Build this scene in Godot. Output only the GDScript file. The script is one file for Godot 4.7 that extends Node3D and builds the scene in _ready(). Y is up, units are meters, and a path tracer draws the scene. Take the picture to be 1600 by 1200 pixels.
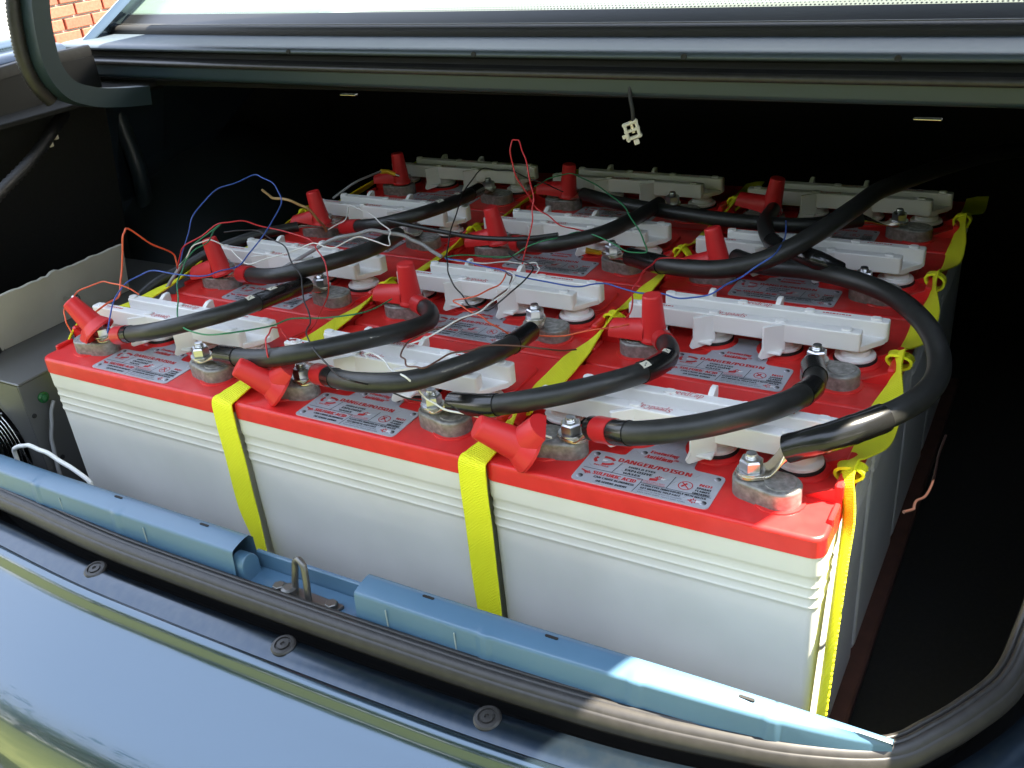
extends Node3D

const L := 0.78          # height of the battery lids
const PITCH := 0.262     # column pitch of the batteries
const ROW := 0.177       # row pitch of the batteries
const BW := 0.2568
const BD := 0.1755
var M := {}
var used := {}
var car: Node3D
var rng := RandomNumberGenerator.new()

# ---------------------------------------------------------------- helpers
func lin(r: float, g: float, b: float) -> Color:
	return Color(r, g, b).linear_to_srgb()

func mat(c: Color, rough := 0.5, metal := 0.0) -> StandardMaterial3D:
	var m := StandardMaterial3D.new()
	m.albedo_color = c
	m.roughness = rough
	m.metallic = metal
	return m

func noise_tex(freq: float, c0: Color, c1: Color, sd := 1, oct := 4, lo := 0.0, hi := 1.0) -> NoiseTexture2D:
	var n := FastNoiseLite.new()
	n.seed = sd
	n.frequency = freq
	n.fractal_octaves = oct
	var g := Gradient.new()
	g.offsets = PackedFloat32Array([lo, hi])
	g.colors = PackedColorArray([c0, c1])
	var t := NoiseTexture2D.new()
	t.width = 512
	t.height = 512
	t.seamless = true
	t.noise = n
	t.color_ramp = g
	return t

func tri_map(m: StandardMaterial3D, s: float) -> void:
	m.uv1_triplanar = true
	m.uv1_world_triplanar = true
	m.uv1_scale = Vector3(s, s, s)

func numbered(n: String) -> String:
	if not used.has(n):
		used[n] = 0
		return n
	used[n] += 1
	return "%s_%03d" % [n, used[n]]

func begin() -> SurfaceTool:
	var st := SurfaceTool.new()
	st.begin(Mesh.PRIMITIVE_TRIANGLES)
	return st

func commit(called: String, st: SurfaceTool, m: Material, parent: Node = null, tangents := false) -> MeshInstance3D:
	if tangents:
		st.generate_tangents()
	var o := MeshInstance3D.new()
	o.mesh = st.commit()
	o.material_override = m
	if parent == null:
		o.name = numbered(called)
		add_child(o)
	else:
		o.name = called
		parent.add_child(o, true)
	return o

func tag(o: Node, label: String, category: String, group := "", kind := "") -> void:
	o.set_meta("label", label)
	if category != "":
		o.set_meta("category", category)
	if group != "":
		o.set_meta("group", group)
	if kind != "":
		o.set_meta("kind", kind)

func thing(called: String, label: String, category: String, at := Vector3.ZERO, group := "") -> Node3D:
	var o := Node3D.new()
	o.name = numbered(called)
	o.position = at
	add_child(o)
	tag(o, label, category, group)
	return o

func tri(st: SurfaceTool, a: Vector3, b: Vector3, c: Vector3, na: Vector3, nb: Vector3, nc: Vector3, ua := Vector2.ZERO, ub := Vector2.ZERO, uc := Vector2.ZERO) -> void:
	var g := (b - a).cross(c - a)
	if g.length_squared() < 1e-18:
		return
	if g.dot(na + nb + nc) > 0.0:
		var t := b; b = c; c = t
		t = nb; nb = nc; nc = t
		var u := ub; ub = uc; uc = u
	st.set_normal(na); st.set_uv(ua); st.add_vertex(a)
	st.set_normal(nb); st.set_uv(ub); st.add_vertex(b)
	st.set_normal(nc); st.set_uv(uc); st.add_vertex(c)

func flat_tri(st: SurfaceTool, a: Vector3, b: Vector3, c: Vector3, away: Vector3) -> void:
	var n := (b - a).cross(c - a).normalized()
	if n.dot(a - away) < 0.0:
		n = -n
	tri(st, a, b, c, n, n, n)

func flat_quad(st: SurfaceTool, a: Vector3, b: Vector3, c: Vector3, d: Vector3, away: Vector3) -> void:
	flat_tri(st, a, b, c, away)
	flat_tri(st, a, c, d, away)

# chamfered box
func box(st: SurfaceTool, c: Vector3, size: Vector3, r := 0.001, xf := Transform3D.IDENTITY) -> void:
	var h := size * 0.5
	r = minf(r, minf(h.x, minf(h.y, h.z)) * 0.9)
	var o := xf * c
	var v := {}
	for sx in [-1, 1]:
		for sy in [-1, 1]:
			for sz in [-1, 1]:
				v[[sx, sy, sz, 0]] = xf * (c + Vector3(sx * h.x, sy * (h.y - r), sz * (h.z - r)))
				v[[sx, sy, sz, 1]] = xf * (c + Vector3(sx * (h.x - r), sy * h.y, sz * (h.z - r)))
				v[[sx, sy, sz, 2]] = xf * (c + Vector3(sx * (h.x - r), sy * (h.y - r), sz * h.z))
				flat_tri(st, v[[sx, sy, sz, 0]], v[[sx, sy, sz, 1]], v[[sx, sy, sz, 2]], o)
	for s in [-1, 1]:
		flat_quad(st, v[[s, -1, -1, 0]], v[[s, 1, -1, 0]], v[[s, 1, 1, 0]], v[[s, -1, 1, 0]], o)
		flat_quad(st, v[[-1, s, -1, 1]], v[[1, s, -1, 1]], v[[1, s, 1, 1]], v[[-1, s, 1, 1]], o)
		flat_quad(st, v[[-1, -1, s, 2]], v[[1, -1, s, 2]], v[[1, 1, s, 2]], v[[-1, 1, s, 2]], o)
		for t in [-1, 1]:
			flat_quad(st, v[[s, t, -1, 0]], v[[s, t, 1, 0]], v[[s, t, 1, 1]], v[[s, t, -1, 1]], o)
			flat_quad(st, v[[s, -1, t, 0]], v[[s, 1, t, 0]], v[[s, 1, t, 2]], v[[s, -1, t, 2]], o)
			flat_quad(st, v[[-1, s, t, 1]], v[[1, s, t, 1]], v[[1, s, t, 2]], v[[-1, s, t, 2]], o)

func spl(pts: Array, n: int) -> PackedVector3Array:
	var out := PackedVector3Array()
	var k := pts.size()
	for i in k - 1:
		var p1: Vector3 = pts[i]
		var p2: Vector3 = pts[i + 1]
		var p0: Vector3 = pts[i - 1] if i > 0 else p1 * 2.0 - p2
		var p3: Vector3 = pts[i + 2] if i + 2 < k else p2 * 2.0 - p1
		var t0 := 0.0
		var t1 := t0 + maxf(sqrt(p0.distance_to(p1)), 1e-4)
		var t2 := t1 + maxf(sqrt(p1.distance_to(p2)), 1e-4)
		var t3 := t2 + maxf(sqrt(p2.distance_to(p3)), 1e-4)
		for j in n:
			var t := lerpf(t1, t2, float(j) / n)
			var a1 := p0 * ((t1 - t) / (t1 - t0)) + p1 * ((t - t0) / (t1 - t0))
			var a2 := p1 * ((t2 - t) / (t2 - t1)) + p2 * ((t - t1) / (t2 - t1))
			var a3 := p2 * ((t3 - t) / (t3 - t2)) + p3 * ((t - t2) / (t3 - t2))
			var b1 := a1 * ((t2 - t) / (t2 - t0)) + a2 * ((t - t0) / (t2 - t0))
			var b2 := a2 * ((t3 - t) / (t3 - t1)) + a3 * ((t - t1) / (t3 - t1))
			out.append(b1 * ((t2 - t) / (t2 - t1)) + b2 * ((t - t1) / (t2 - t1)))
	out.append(pts[k - 1])
	return out

func frames(pts: PackedVector3Array) -> Array:
	var fr := []
	var side := Vector3.ZERO
	for i in pts.size():
		var t := (pts[mini(i + 1, pts.size() - 1)] - pts[maxi(i - 1, 0)]).normalized()
		if i == 0:
			side = t.cross(Vector3.UP)
			if side.length() < 0.05:
				side = t.cross(Vector3.RIGHT)
		else:
			side = side - t * side.dot(t)
		side = side.normalized()
		fr.append([t, side, side.cross(t).normalized()])
	return fr

# tube through points; radius may be scaled per point by rads
func tube(st: SurfaceTool, pts: PackedVector3Array, r: float, sides := 10, caps := true, rads := PackedFloat32Array()) -> void:
	var fr := frames(pts)
	for i in pts.size() - 1:
		var r0 := r * (rads[i] if rads.size() > 0 else 1.0)
		var r1 := r * (rads[i + 1] if rads.size() > 0 else 1.0)
		for j in sides:
			var a := TAU * j / sides
			var b := TAU * (j + 1) / sides
			var n00: Vector3 = fr[i][1] * cos(a) + fr[i][2] * sin(a)
			var n01: Vector3 = fr[i][1] * cos(b) + fr[i][2] * sin(b)
			var n10: Vector3 = fr[i + 1][1] * cos(a) + fr[i + 1][2] * sin(a)
			var n11: Vector3 = fr[i + 1][1] * cos(b) + fr[i + 1][2] * sin(b)
			tri(st, pts[i] + n00 * r0, pts[i] + n01 * r0, pts[i + 1] + n11 * r1, n00, n01, n11)
			tri(st, pts[i] + n00 * r0, pts[i + 1] + n11 * r1, pts[i + 1] + n10 * r1, n00, n11, n10)
	if caps:
		for e in [0, pts.size() - 1]:
			var n: Vector3 = fr[e][0] * (-1.0 if e == 0 else 1.0)
			var rr := r * (rads[e] if rads.size() > 0 else 1.0)
			for j in sides:
				var a := TAU * j / sides
				var b := TAU * (j + 1) / sides
				tri(st, pts[e], pts[e] + (fr[e][1] * cos(a) + fr[e][2] * sin(a)) * rr, pts[e] + (fr[e][1] * cos(b) + fr[e][2] * sin(b)) * rr, n, n, n)

# revolve a profile of (radius, height) round the y axis of xf
func lathe(st: SurfaceTool, prof: Array, sides := 24, xf := Transform3D.IDENTITY) -> void:
	for i in prof.size() - 1:
		var p: Vector2 = prof[i]
		var q: Vector2 = prof[i + 1]
		var d := (q - p).normalized()
		var nn := Vector2(d.y, -d.x)
		for j in sides:
			var a := TAU * j / sides
			var b := TAU * (j + 1) / sides
			var ca := Vector3(cos(a), 0, sin(a))
			var cb := Vector3(cos(b), 0, sin(b))
			var na := (xf.basis * (ca * nn.x + Vector3.UP * nn.y)).normalized()
			var nb := (xf.basis * (cb * nn.x + Vector3.UP * nn.y)).normalized()
			var v0 := xf * (ca * p.x + Vector3.UP * p.y)
			var v1 := xf * (cb * p.x + Vector3.UP * p.y)
			var v2 := xf * (cb * q.x + Vector3.UP * q.y)
			var v3 := xf * (ca * q.x + Vector3.UP * q.y)
			tri(st, v0, v1, v2, na, nb, nb)
			tri(st, v0, v2, v3, na, nb, na)

func rrect(w: float, d: float, r: float, seg := 5, cx := 0.0, cz := 0.0) -> PackedVector2Array:
	var out := PackedVector2Array()
	var cs := [Vector2(w / 2 - r, d / 2 - r), Vector2(-w / 2 + r, d / 2 - r), Vector2(-w / 2 + r, -d / 2 + r), Vector2(w / 2 - r, -d / 2 + r)]
	for k in 4:
		for j in seg + 1:
			var a := PI / 2 * (k + float(j) / seg)
			out.append(cs[k] + Vector2(cos(a), sin(a)) * r + Vector2(cx, cz))
	return out

# round the corners of a polygon
func rounded(poly: Array, r: float, seg := 4) -> PackedVector2Array:
	var out := PackedVector2Array()
	var n := poly.size()
	for i in n:
		var p: Vector2 = poly[i]
		var a: Vector2 = poly[(i + n - 1) % n]
		var b: Vector2 = poly[(i + 1) % n]
		var rr := minf(r, minf(p.distance_to(a), p.distance_to(b)) * 0.45)
		var s := p + (a - p).normalized() * rr
		var e := p + (b - p).normalized() * rr
		for j in seg + 1:
			var t := float(j) / seg
			out.append(s.lerp(p, t).lerp(p.lerp(e, t), t))
	return out

func stadium(a: Vector2, ra: float, b: Vector2, rb: float, seg := 10) -> PackedVector2Array:
	var out := PackedVector2Array()
	var d := (b - a).normalized()
	var base := atan2(d.y, d.x)
	for j in seg + 1:
		var t := base + PI / 2 + PI * j / seg
		out.append(a + Vector2(cos(t), sin(t)) * ra)
	for j in seg + 1:
		var t := base - PI / 2 + PI * j / seg
		out.append(b + Vector2(cos(t), sin(t)) * rb)
	return out

func poly_normals(poly: PackedVector2Array) -> PackedVector2Array:
	var out := PackedVector2Array()
	var n := poly.size()
	var area := 0.0
	for i in n:
		area += poly[i].cross(poly[(i + 1) % n])
	var s := 1.0 if area > 0 else -1.0
	for i in n:
		var d0 := (poly[i] - poly[(i + n - 1) % n]).normalized()
		var d1 := (poly[(i + 1) % n] - poly[i]).normalized()
		var d := (d0 + d1).normalized()
		out.append(Vector2(d.y, -d.x) * s)
	return out

# upright prism of a polygon (x, z) from y0 to y1 with a rounded top edge
func slab(st: SurfaceTool, poly: PackedVector2Array, y0: float, y1: float, bev := 0.0, xf := Transform3D.IDENTITY, bottom := false, bseg := 3) -> void:
	var nr := poly_normals(poly)
	var n := poly.size()
	var rings := [[y0, 0.0, 0.0], [y1 - bev, 0.0, 0.0]]
	if bev > 0.0:
		for k in range(1, bseg + 1):
			var a := PI / 2 * k / bseg
			rings.append([y1 - bev + sin(a) * bev, (1.0 - cos(a)) * bev, a])
	for k in rings.size() - 1:
		for i in n:
			var j := (i + 1) % n
			var q := []
			for pr in [[k, i], [k, j], [k + 1, j], [k + 1, i]]:
				var rg: Array = rings[pr[0]]
				var pp: Vector2 = poly[pr[1]] - nr[pr[1]] * rg[1]
				var aa: float = rg[2]
				q.append(xf * Vector3(pp.x, rg[0], pp.y))
				q.append((xf.basis * Vector3(nr[pr[1]].x * cos(aa), sin(aa), nr[pr[1]].y * cos(aa))).normalized())
			tri(st, q[0], q[2], q[4], q[1], q[3], q[5])
			tri(st, q[0], q[4], q[6], q[1], q[5], q[7])
	cap(st, poly, nr, bev, y1, 1.0, xf)
	if bottom:
		cap(st, poly, nr, 0.0, y0, -1.0, xf)

func cap(st: SurfaceTool, poly: PackedVector2Array, nr: PackedVector2Array, inset: float, y: float, s: float, xf: Transform3D) -> void:
	var pp := PackedVector2Array()
	var lo := Vector2(1e9, 1e9)
	var hi := -lo
	for i in poly.size():
		pp.append(poly[i] - nr[i] * inset)
		lo = lo.min(poly[i])
		hi = hi.max(poly[i])
	var idx := Geometry2D.triangulate_polygon(pp)
	var up := (xf.basis * Vector3(0, s, 0)).normalized()
	for k in range(0, idx.size(), 3):
		var v := []
		for e in 3:
			var p := pp[idx[k + e]]
			v.append(xf * Vector3(p.x, y, p.y))
			v.append((p - lo) / (hi - lo))
		tri(st, v[0], v[2], v[4], up, up, up, v[1], v[3], v[5])

# surface through rows of points; crease = flat between neighbouring columns of a row
func grid(st: SurfaceTool, rows: Array, crease := false, closed := false) -> void:
	var nr := rows.size()
	var nc: int = rows[0].size()
	var last := nc if closed else nc - 1
	for i in nr - 1:
		for j in last:
			var q := []
			for pr in [[i, j], [i, j + 1], [i + 1, j + 1], [i + 1, j]]:
				var a: int = pr[0]
				var b: int = pr[1] % nc
				var du: Vector3 = rows[mini(a + 1, nr - 1)][b] - rows[maxi(a - 1, 0)][b]
				var dv: Vector3
				if crease:
					dv = rows[a][(j + 1) % nc] - rows[a][j]
				elif closed:
					dv = rows[a][(b + 1) % nc] - rows[a][(b + nc - 1) % nc]
				else:
					dv = rows[a][mini(b + 1, nc - 1)] - rows[a][maxi(b - 1, 0)]
				q.append(rows[a][b])
				q.append(du.cross(dv).normalized())
				q.append(Vector2(float(a), float(pr[1])))
			tri(st, q[0], q[3], q[6], q[1], q[4], q[7], q[2], q[5], q[8])
			tri(st, q[0], q[6], q[9], q[1], q[7], q[10], q[2], q[8], q[11])

func hexnut(st: SurfaceTool, c: Vector3, r: float, h: float, turn: float) -> void:
	var poly := []
	for i in 6:
		poly.append(Vector2(cos(turn + TAU * i / 6), sin(turn + TAU * i / 6)) * r)
	var xf := Transform3D(Basis.IDENTITY, c)
	for i in 6:
		var a: Vector2 = poly[i]
		var b: Vector2 = poly[(i + 1) % 6]
		flat_quad(st, xf * Vector3(a.x, 0, a.y), xf * Vector3(b.x, 0, b.y), xf * Vector3(b.x, h * 0.85, b.y), xf * Vector3(a.x, h * 0.85, a.y), c)
		flat_quad(st, xf * Vector3(a.x, h * 0.85, a.y), xf * Vector3(b.x, h * 0.85, b.y), xf * Vector3(b.x * 0.86, h, b.y * 0.86), xf * Vector3(a.x * 0.86, h, a.y * 0.86), c)
		flat_tri(st, xf * Vector3(0, h, 0), xf * Vector3(a.x * 0.86, h, a.y * 0.86), xf * Vector3(b.x * 0.86, h, b.y * 0.86), c)

var fonts := {}
func text(st: SurfaceTool, s: String, font: String, cx: float, cz: float, w: float, h: float, y: float, turn := 0.0, slant := 0.0) -> void:
	var f: SystemFont
	if fonts.has(font):
		f = fonts[font]
	else:
		f = SystemFont.new()
		f.font_names = PackedStringArray([font.trim_suffix("!")])
		if font.ends_with("!"):
			f.font_weight = 700
		fonts[font] = f
	var tm := TextMesh.new()
	tm.text = s
	tm.font = f
	tm.font_size = 24
	tm.pixel_size = 0.01
	tm.depth = 0.0
	tm.curve_step = 2.0
	var bb := tm.get_aabb()
	if bb.size.x <= 0.0:
		return
	var sx := w / bb.size.x
	var sy := h / bb.size.y
	var b := Basis(Vector3(sx, 0, 0), Vector3(slant * sy, 0, -sy), Vector3(0, 1, 0))
	b = Basis(Vector3.UP, turn) * b
	var ctr := bb.get_center()
	ctr.z = 0
	var bold := h * 0.055 if font.ends_with("!") else 0.0
	st.append_from(tm, 0, Transform3D(b, Vector3(cx - bold, y, cz) - b * ctr))
	if bold > 0.0:
		st.append_from(tm, 0, Transform3D(b, Vector3(cx + bold, y + 0.00003, cz) - b * ctr))

func bar2(st: SurfaceTool, a: Vector2, b: Vector2, w: float, y: float) -> void:
	var d := (b - a).normalized().orthogonal() * w * 0.5
	var p := [a + d, b + d, b - d, a - d]
	var v := []
	for q in p:
		v.append(Vector3(q.x, y, q.y))
	flat_quad(st, v[0], v[1], v[2], v[3], Vector3(0, -9, 0))

# ---------------------------------------------------------------- materials
func make_materials() -> void:
	M.red = mat(Color(1, 1, 1), 0.42)
	M.red.albedo_texture = noise_tex(0.015, lin(0.66, 0.020, 0.020), lin(0.76, 0.029, 0.027), 2, 5)
	M.red.roughness_texture = noise_tex(0.012, Color(0.7, 0.7, 0.7), Color(1, 1, 1), 3)
	tri_map(M.red, 6.0)
	M.lids = [M.red]
	for k in 2:
		var v: StandardMaterial3D = M.red.duplicate()
		v.albedo_texture = noise_tex(0.015, lin(0.60, 0.019 + 0.004 * k, 0.020), lin(0.73, 0.033, 0.030), 42 + k, 5)
		M.lids.append(v)
	M.case = mat(Color(1, 1, 1), 0.42)
	M.case.albedo_texture = noise_tex(0.006, lin(0.64, 0.63, 0.585), lin(0.74, 0.725, 0.68), 4, 4)
	tri_map(M.case, 2.5)
	M.white = mat(lin(0.82, 0.80, 0.775), 0.42)
	M.lead = mat(Color(1, 1, 1), 0.48, 0.35)
	M.lead.albedo_texture = noise_tex(0.02, lin(0.15, 0.145, 0.135), lin(0.40, 0.385, 0.365), 5)
	tri_map(M.lead, 14.0)
	M.steel = mat(lin(0.55, 0.55, 0.55), 0.28, 1.0)
	M.tin = mat(lin(0.62, 0.56, 0.46), 0.25, 1.0)
	M.gasket = mat(lin(0.012, 0.012, 0.012), 0.6)
	M.plate = mat(Color(1, 1, 1), 0.42, 0.25)
	M.plate.albedo_texture = plate_texture()
	M.ink = mat(lin(0.025, 0.028, 0.035), 0.6)
	M.redink = mat(lin(0.55, 0.03, 0.035), 0.55)
	M.whiteink = mat(lin(0.75, 0.74, 0.74), 0.55)
	M.boot = mat(lin(0.66, 0.022, 0.024), 0.45)
	M.cable = mat(Color(1, 1, 1), 0.42)
	M.cable.albedo_texture = noise_tex(0.02, lin(0.012, 0.0125, 0.012), lin(0.026, 0.026, 0.024), 8)
	tri_map(M.cable, 9.0)
	M.tape = mat(lin(0.011, 0.011, 0.011), 0.2)
	M.redtape = mat(lin(0.5, 0.018, 0.02), 0.3)
	M.sticker = mat(lin(0.72, 0.68, 0.55), 0.6)
	M.strap = mat(lin(0.88, 0.88, 0.006), 0.6)
	M.strap.rim_enabled = true
	M.strap.rim = 0.3
	M.strap.normal_enabled = true
	M.strap.normal_texture = weave_texture()
	M.strap.normal_scale = 0.35
	M.paint = mat(lin(0.056, 0.088, 0.118), 0.24, 0.85)
	M.paint.clearcoat_enabled = true
	M.paint.clearcoat = 1.0
	M.paint.clearcoat_roughness = 0.04
	M.inner = mat(Color(1, 1, 1), 0.42)
	M.inner.albedo_texture = noise_tex(0.004, lin(0.062, 0.140, 0.225), lin(0.082, 0.170, 0.255), 12)
	tri_map(M.inner, 3.0)
	M.inner.clearcoat_enabled = true
	M.inner.clearcoat = 0.5
	M.inner.clearcoat_roughness = 0.25
	M.dusty = mat(Color(1, 1, 1), 0.28, 0.8)
	M.dusty.albedo_texture = noise_tex(0.03, lin(0.020, 0.036, 0.058), lin(0.036, 0.050, 0.066), 13, 5, 0.2, 0.95)
	tri_map(M.dusty, 5.0)
	M.dusty.clearcoat_enabled = true
	M.dusty.clearcoat = 0.8
	M.dusty.clearcoat_roughness = 0.15
	M.rubber = mat(Color(1, 1, 1), 0.42)
	M.rubber.albedo_texture = noise_tex(0.03, lin(0.020, 0.0185, 0.0175), lin(0.036, 0.033, 0.031), 14)
	tri_map(M.rubber, 6.0)
	M.black = mat(lin(0.008, 0.008, 0.008), 0.7)
	M.carpet = mat(Color(1, 1, 1), 0.95)
	M.carpet.albedo_texture = noise_tex(0.06, lin(0.0025, 0.0025, 0.0025), lin(0.008, 0.008, 0.0075), 15)
	tri_map(M.carpet, 5.0)
	M.darkmetal = mat(lin(0.014, 0.020, 0.024), 0.5, 0.0)
	M.zinc = mat(lin(0.17, 0.165, 0.155), 0.4, 0.8)
	M.cloth = mat(lin(0.05, 0.025, 0.02), 0.9)
	M.board = mat(Color(1, 1, 1), 0.85)
	M.board.albedo_texture = noise_tex(0.02, lin(0.05, 0.018, 0.012), lin(0.08, 0.03, 0.02), 16)
	tri_map(M.board, 4.0)
	M.beige = mat(Color(1, 1, 1), 0.55)
	M.beige.albedo_texture = noise_tex(0.008, lin(0.36, 0.34, 0.29), lin(0.43, 0.41, 0.36), 17)
	tri_map(M.beige, 3.0)
	M.greymetal = mat(lin(0.14, 0.14, 0.135), 0.42, 0.5)
	M.chrome = mat(lin(0.75, 0.75, 0.75), 0.12, 1.0)
	M.glass = mat(Color(0.80, 0.94, 0.88, 0.14), 0.02)
	M.glass.transparency = BaseMaterial3D.TRANSPARENCY_ALPHA
	M.shelf = mat(lin(0.075, 0.09, 0.08), 0.9)
	M.seat = mat(lin(0.05, 0.055, 0.055), 0.9)
	M.sealer = mat(lin(0.26, 0.32, 0.34), 0.6)
	M.frit = mat(lin(0.008, 0.008, 0.008), 0.3)
	M.brace = mat(lin(0.022, 0.034, 0.042), 0.4)
	M.ledge = mat(lin(0.060, 0.080, 0.10), 0.42, 0.2)
	M.hinge = mat(lin(0.020, 0.037, 0.046), 0.4, 0.0)
	M.brick = []
	for k in 4:
		var b := mat(Color(1, 1, 1), 0.85)
		var s: float = [1.0, 0.8, 1.15, 0.92][k]
		b.albedo_texture = noise_tex(0.03, lin(0.30 * s, 0.075 * s, 0.045 * s), lin(0.42 * s, 0.125 * s, 0.08 * s), 20 + k)
		tri_map(b, 3.0)
		M.brick.append(b)
	M.mortar = mat(lin(0.5, 0.45, 0.4), 0.95)
	M.whitepaint = mat(lin(0.8, 0.8, 0.8), 0.6)
	M.grass = mat(Color(1, 1, 1), 0.95)
	M.grass.albedo_texture = noise_tex(0.02, lin(0.040, 0.052, 0.014), lin(0.12, 0.130, 0.045), 30)
	tri_map(M.grass, 0.6)
	M.concrete = mat(Color(1, 1, 1), 0.9)
	M.concrete.albedo_texture = noise_tex(0.02, lin(0.13, 0.13, 0.12), lin(0.20, 0.195, 0.18), 31)
	tri_map(M.concrete, 0.7)
	M.leaf = mat(lin(0.085, 0.115, 0.026), 0.7)
	M.leaf.backlight_enabled = true
	M.leaf.backlight = lin(0.03, 0.06, 0.01)
	M.leaf2 = mat(lin(0.085, 0.13, 0.03), 0.7)
	M.bark = mat(lin(0.10, 0.07, 0.05), 0.9)

func wire_mat(c: String) -> StandardMaterial3D:
	var key := "wire_" + c
	if not M.has(key):
		var cols := {"orange": lin(0.75, 0.13, 0.05), "red": lin(0.55, 0.025, 0.03), "blue": lin(0.04, 0.10, 0.38), "green": lin(0.03, 0.22, 0.09), "white": lin(0.78, 0.77, 0.72), "black": lin(0.012, 0.012, 0.012), "brown": lin(0.12, 0.05, 0.03), "grey": lin(0.28, 0.28, 0.28), "tan": lin(0.42, 0.26, 0.10), "copper": lin(0.028, 0.011, 0.008)}
		M[key] = mat(cols[c], 0.4)
	return M[key]

# printed grey sheet with tread marks and rivets, as on the warning plates
func plate_texture() -> ImageTexture:
	var w := 720
	var h := 560
	var im := Image.create(w, h, false, Image.FORMAT_RGB8)
	var base := lin(0.46, 0.48, 0.53)
	im.fill(base)
	var r := RandomNumberGenerator.new()
	r.seed = 5
	for y in h:
		for x in w:
			var n := r.randf_range(-0.025, 0.025)
			im.set_pixel(x, y, Color(base.r + n, base.g + n, base.b + n))
	for gy in 6:
		for gx in 8:
			var alt := (gx + gy) % 2 == 0
			var c := Vector2(45 + gx * 90, 45 + gy * 92)
			var d := Vector2(0.8, 0.6) if alt else Vector2(0.55, -0.84)
			for k in range(-30, 31):
				var t := 1.0 - absf(k) / 31.0
				for o in range(-5, 6):
					var ww := 3.6 * t
					if absf(o) > ww:
						continue
					var p := c + d * k + d.orthogonal() * o
					if p.x < 0 or p.y < 0 or p.x >= w or p.y >= h:
						continue
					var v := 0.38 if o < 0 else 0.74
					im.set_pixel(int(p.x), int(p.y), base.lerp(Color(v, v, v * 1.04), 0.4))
	return ImageTexture.create_from_image(rivets(im))

func rivets(im: Image) -> Image:
	var w := im.get_width()
	var h := im.get_height()
	for c in [Vector2(0.05, 0.565), Vector2(0.95, 0.565), Vector2(0.05, 0.93), Vector2(0.95, 0.93), Vector2(0.36, 0.40), Vector2(0.70, 0.40)]:
		var cc := Vector2(c.x * w, c.y * h)
		for dy in range(-17, 18):
			for dx in range(-17, 18):
				var d := Vector2(dx, dy)
				if d.length() < 17:
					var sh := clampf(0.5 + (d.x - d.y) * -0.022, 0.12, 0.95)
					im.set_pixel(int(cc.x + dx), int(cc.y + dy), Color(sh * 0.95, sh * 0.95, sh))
	return im

func weave_texture() -> ImageTexture:
	var n := 128
	var im := Image.create(n, n, false, Image.FORMAT_RGB8)
	for y in n:
		for x in n:
			var v := 0.5 + 0.25 * sin(TAU * (x * 8.0 / n)) * (1.0 if int(y * 16.0 / n) % 2 == 0 else -1.0) + 0.25 * sin(TAU * y * 16.0 / n)
			im.set_pixel(x, y, Color(v, v, v))
	im.bump_map_to_normal_map(9.0)
	return ImageTexture.create_from_image(im)

# ---------------------------------------------------------------- batteries
const POST := Vector2(0.218, -0.034)
const STUD := Vector2(0.197, -0.037)
const CAPX: Array[float] = [0.0335, 0.0955, 0.1575, 0.2195]
const CAPZ := -0.079

func ring_rows(w: float, d: float, prof: Array) -> Array:
	var rows := []
	for p in prof:
		var poly := rrect(w - 2 * p[1], d - 2 * p[1], maxf(0.009 - p[1], 0.002), 4, BW / 2, -BD / 2)
		var row := PackedVector3Array()
		for q in poly:
			row.append(Vector3(q.x, p[0], q.y))
		rows.append(row)
	return rows

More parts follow.
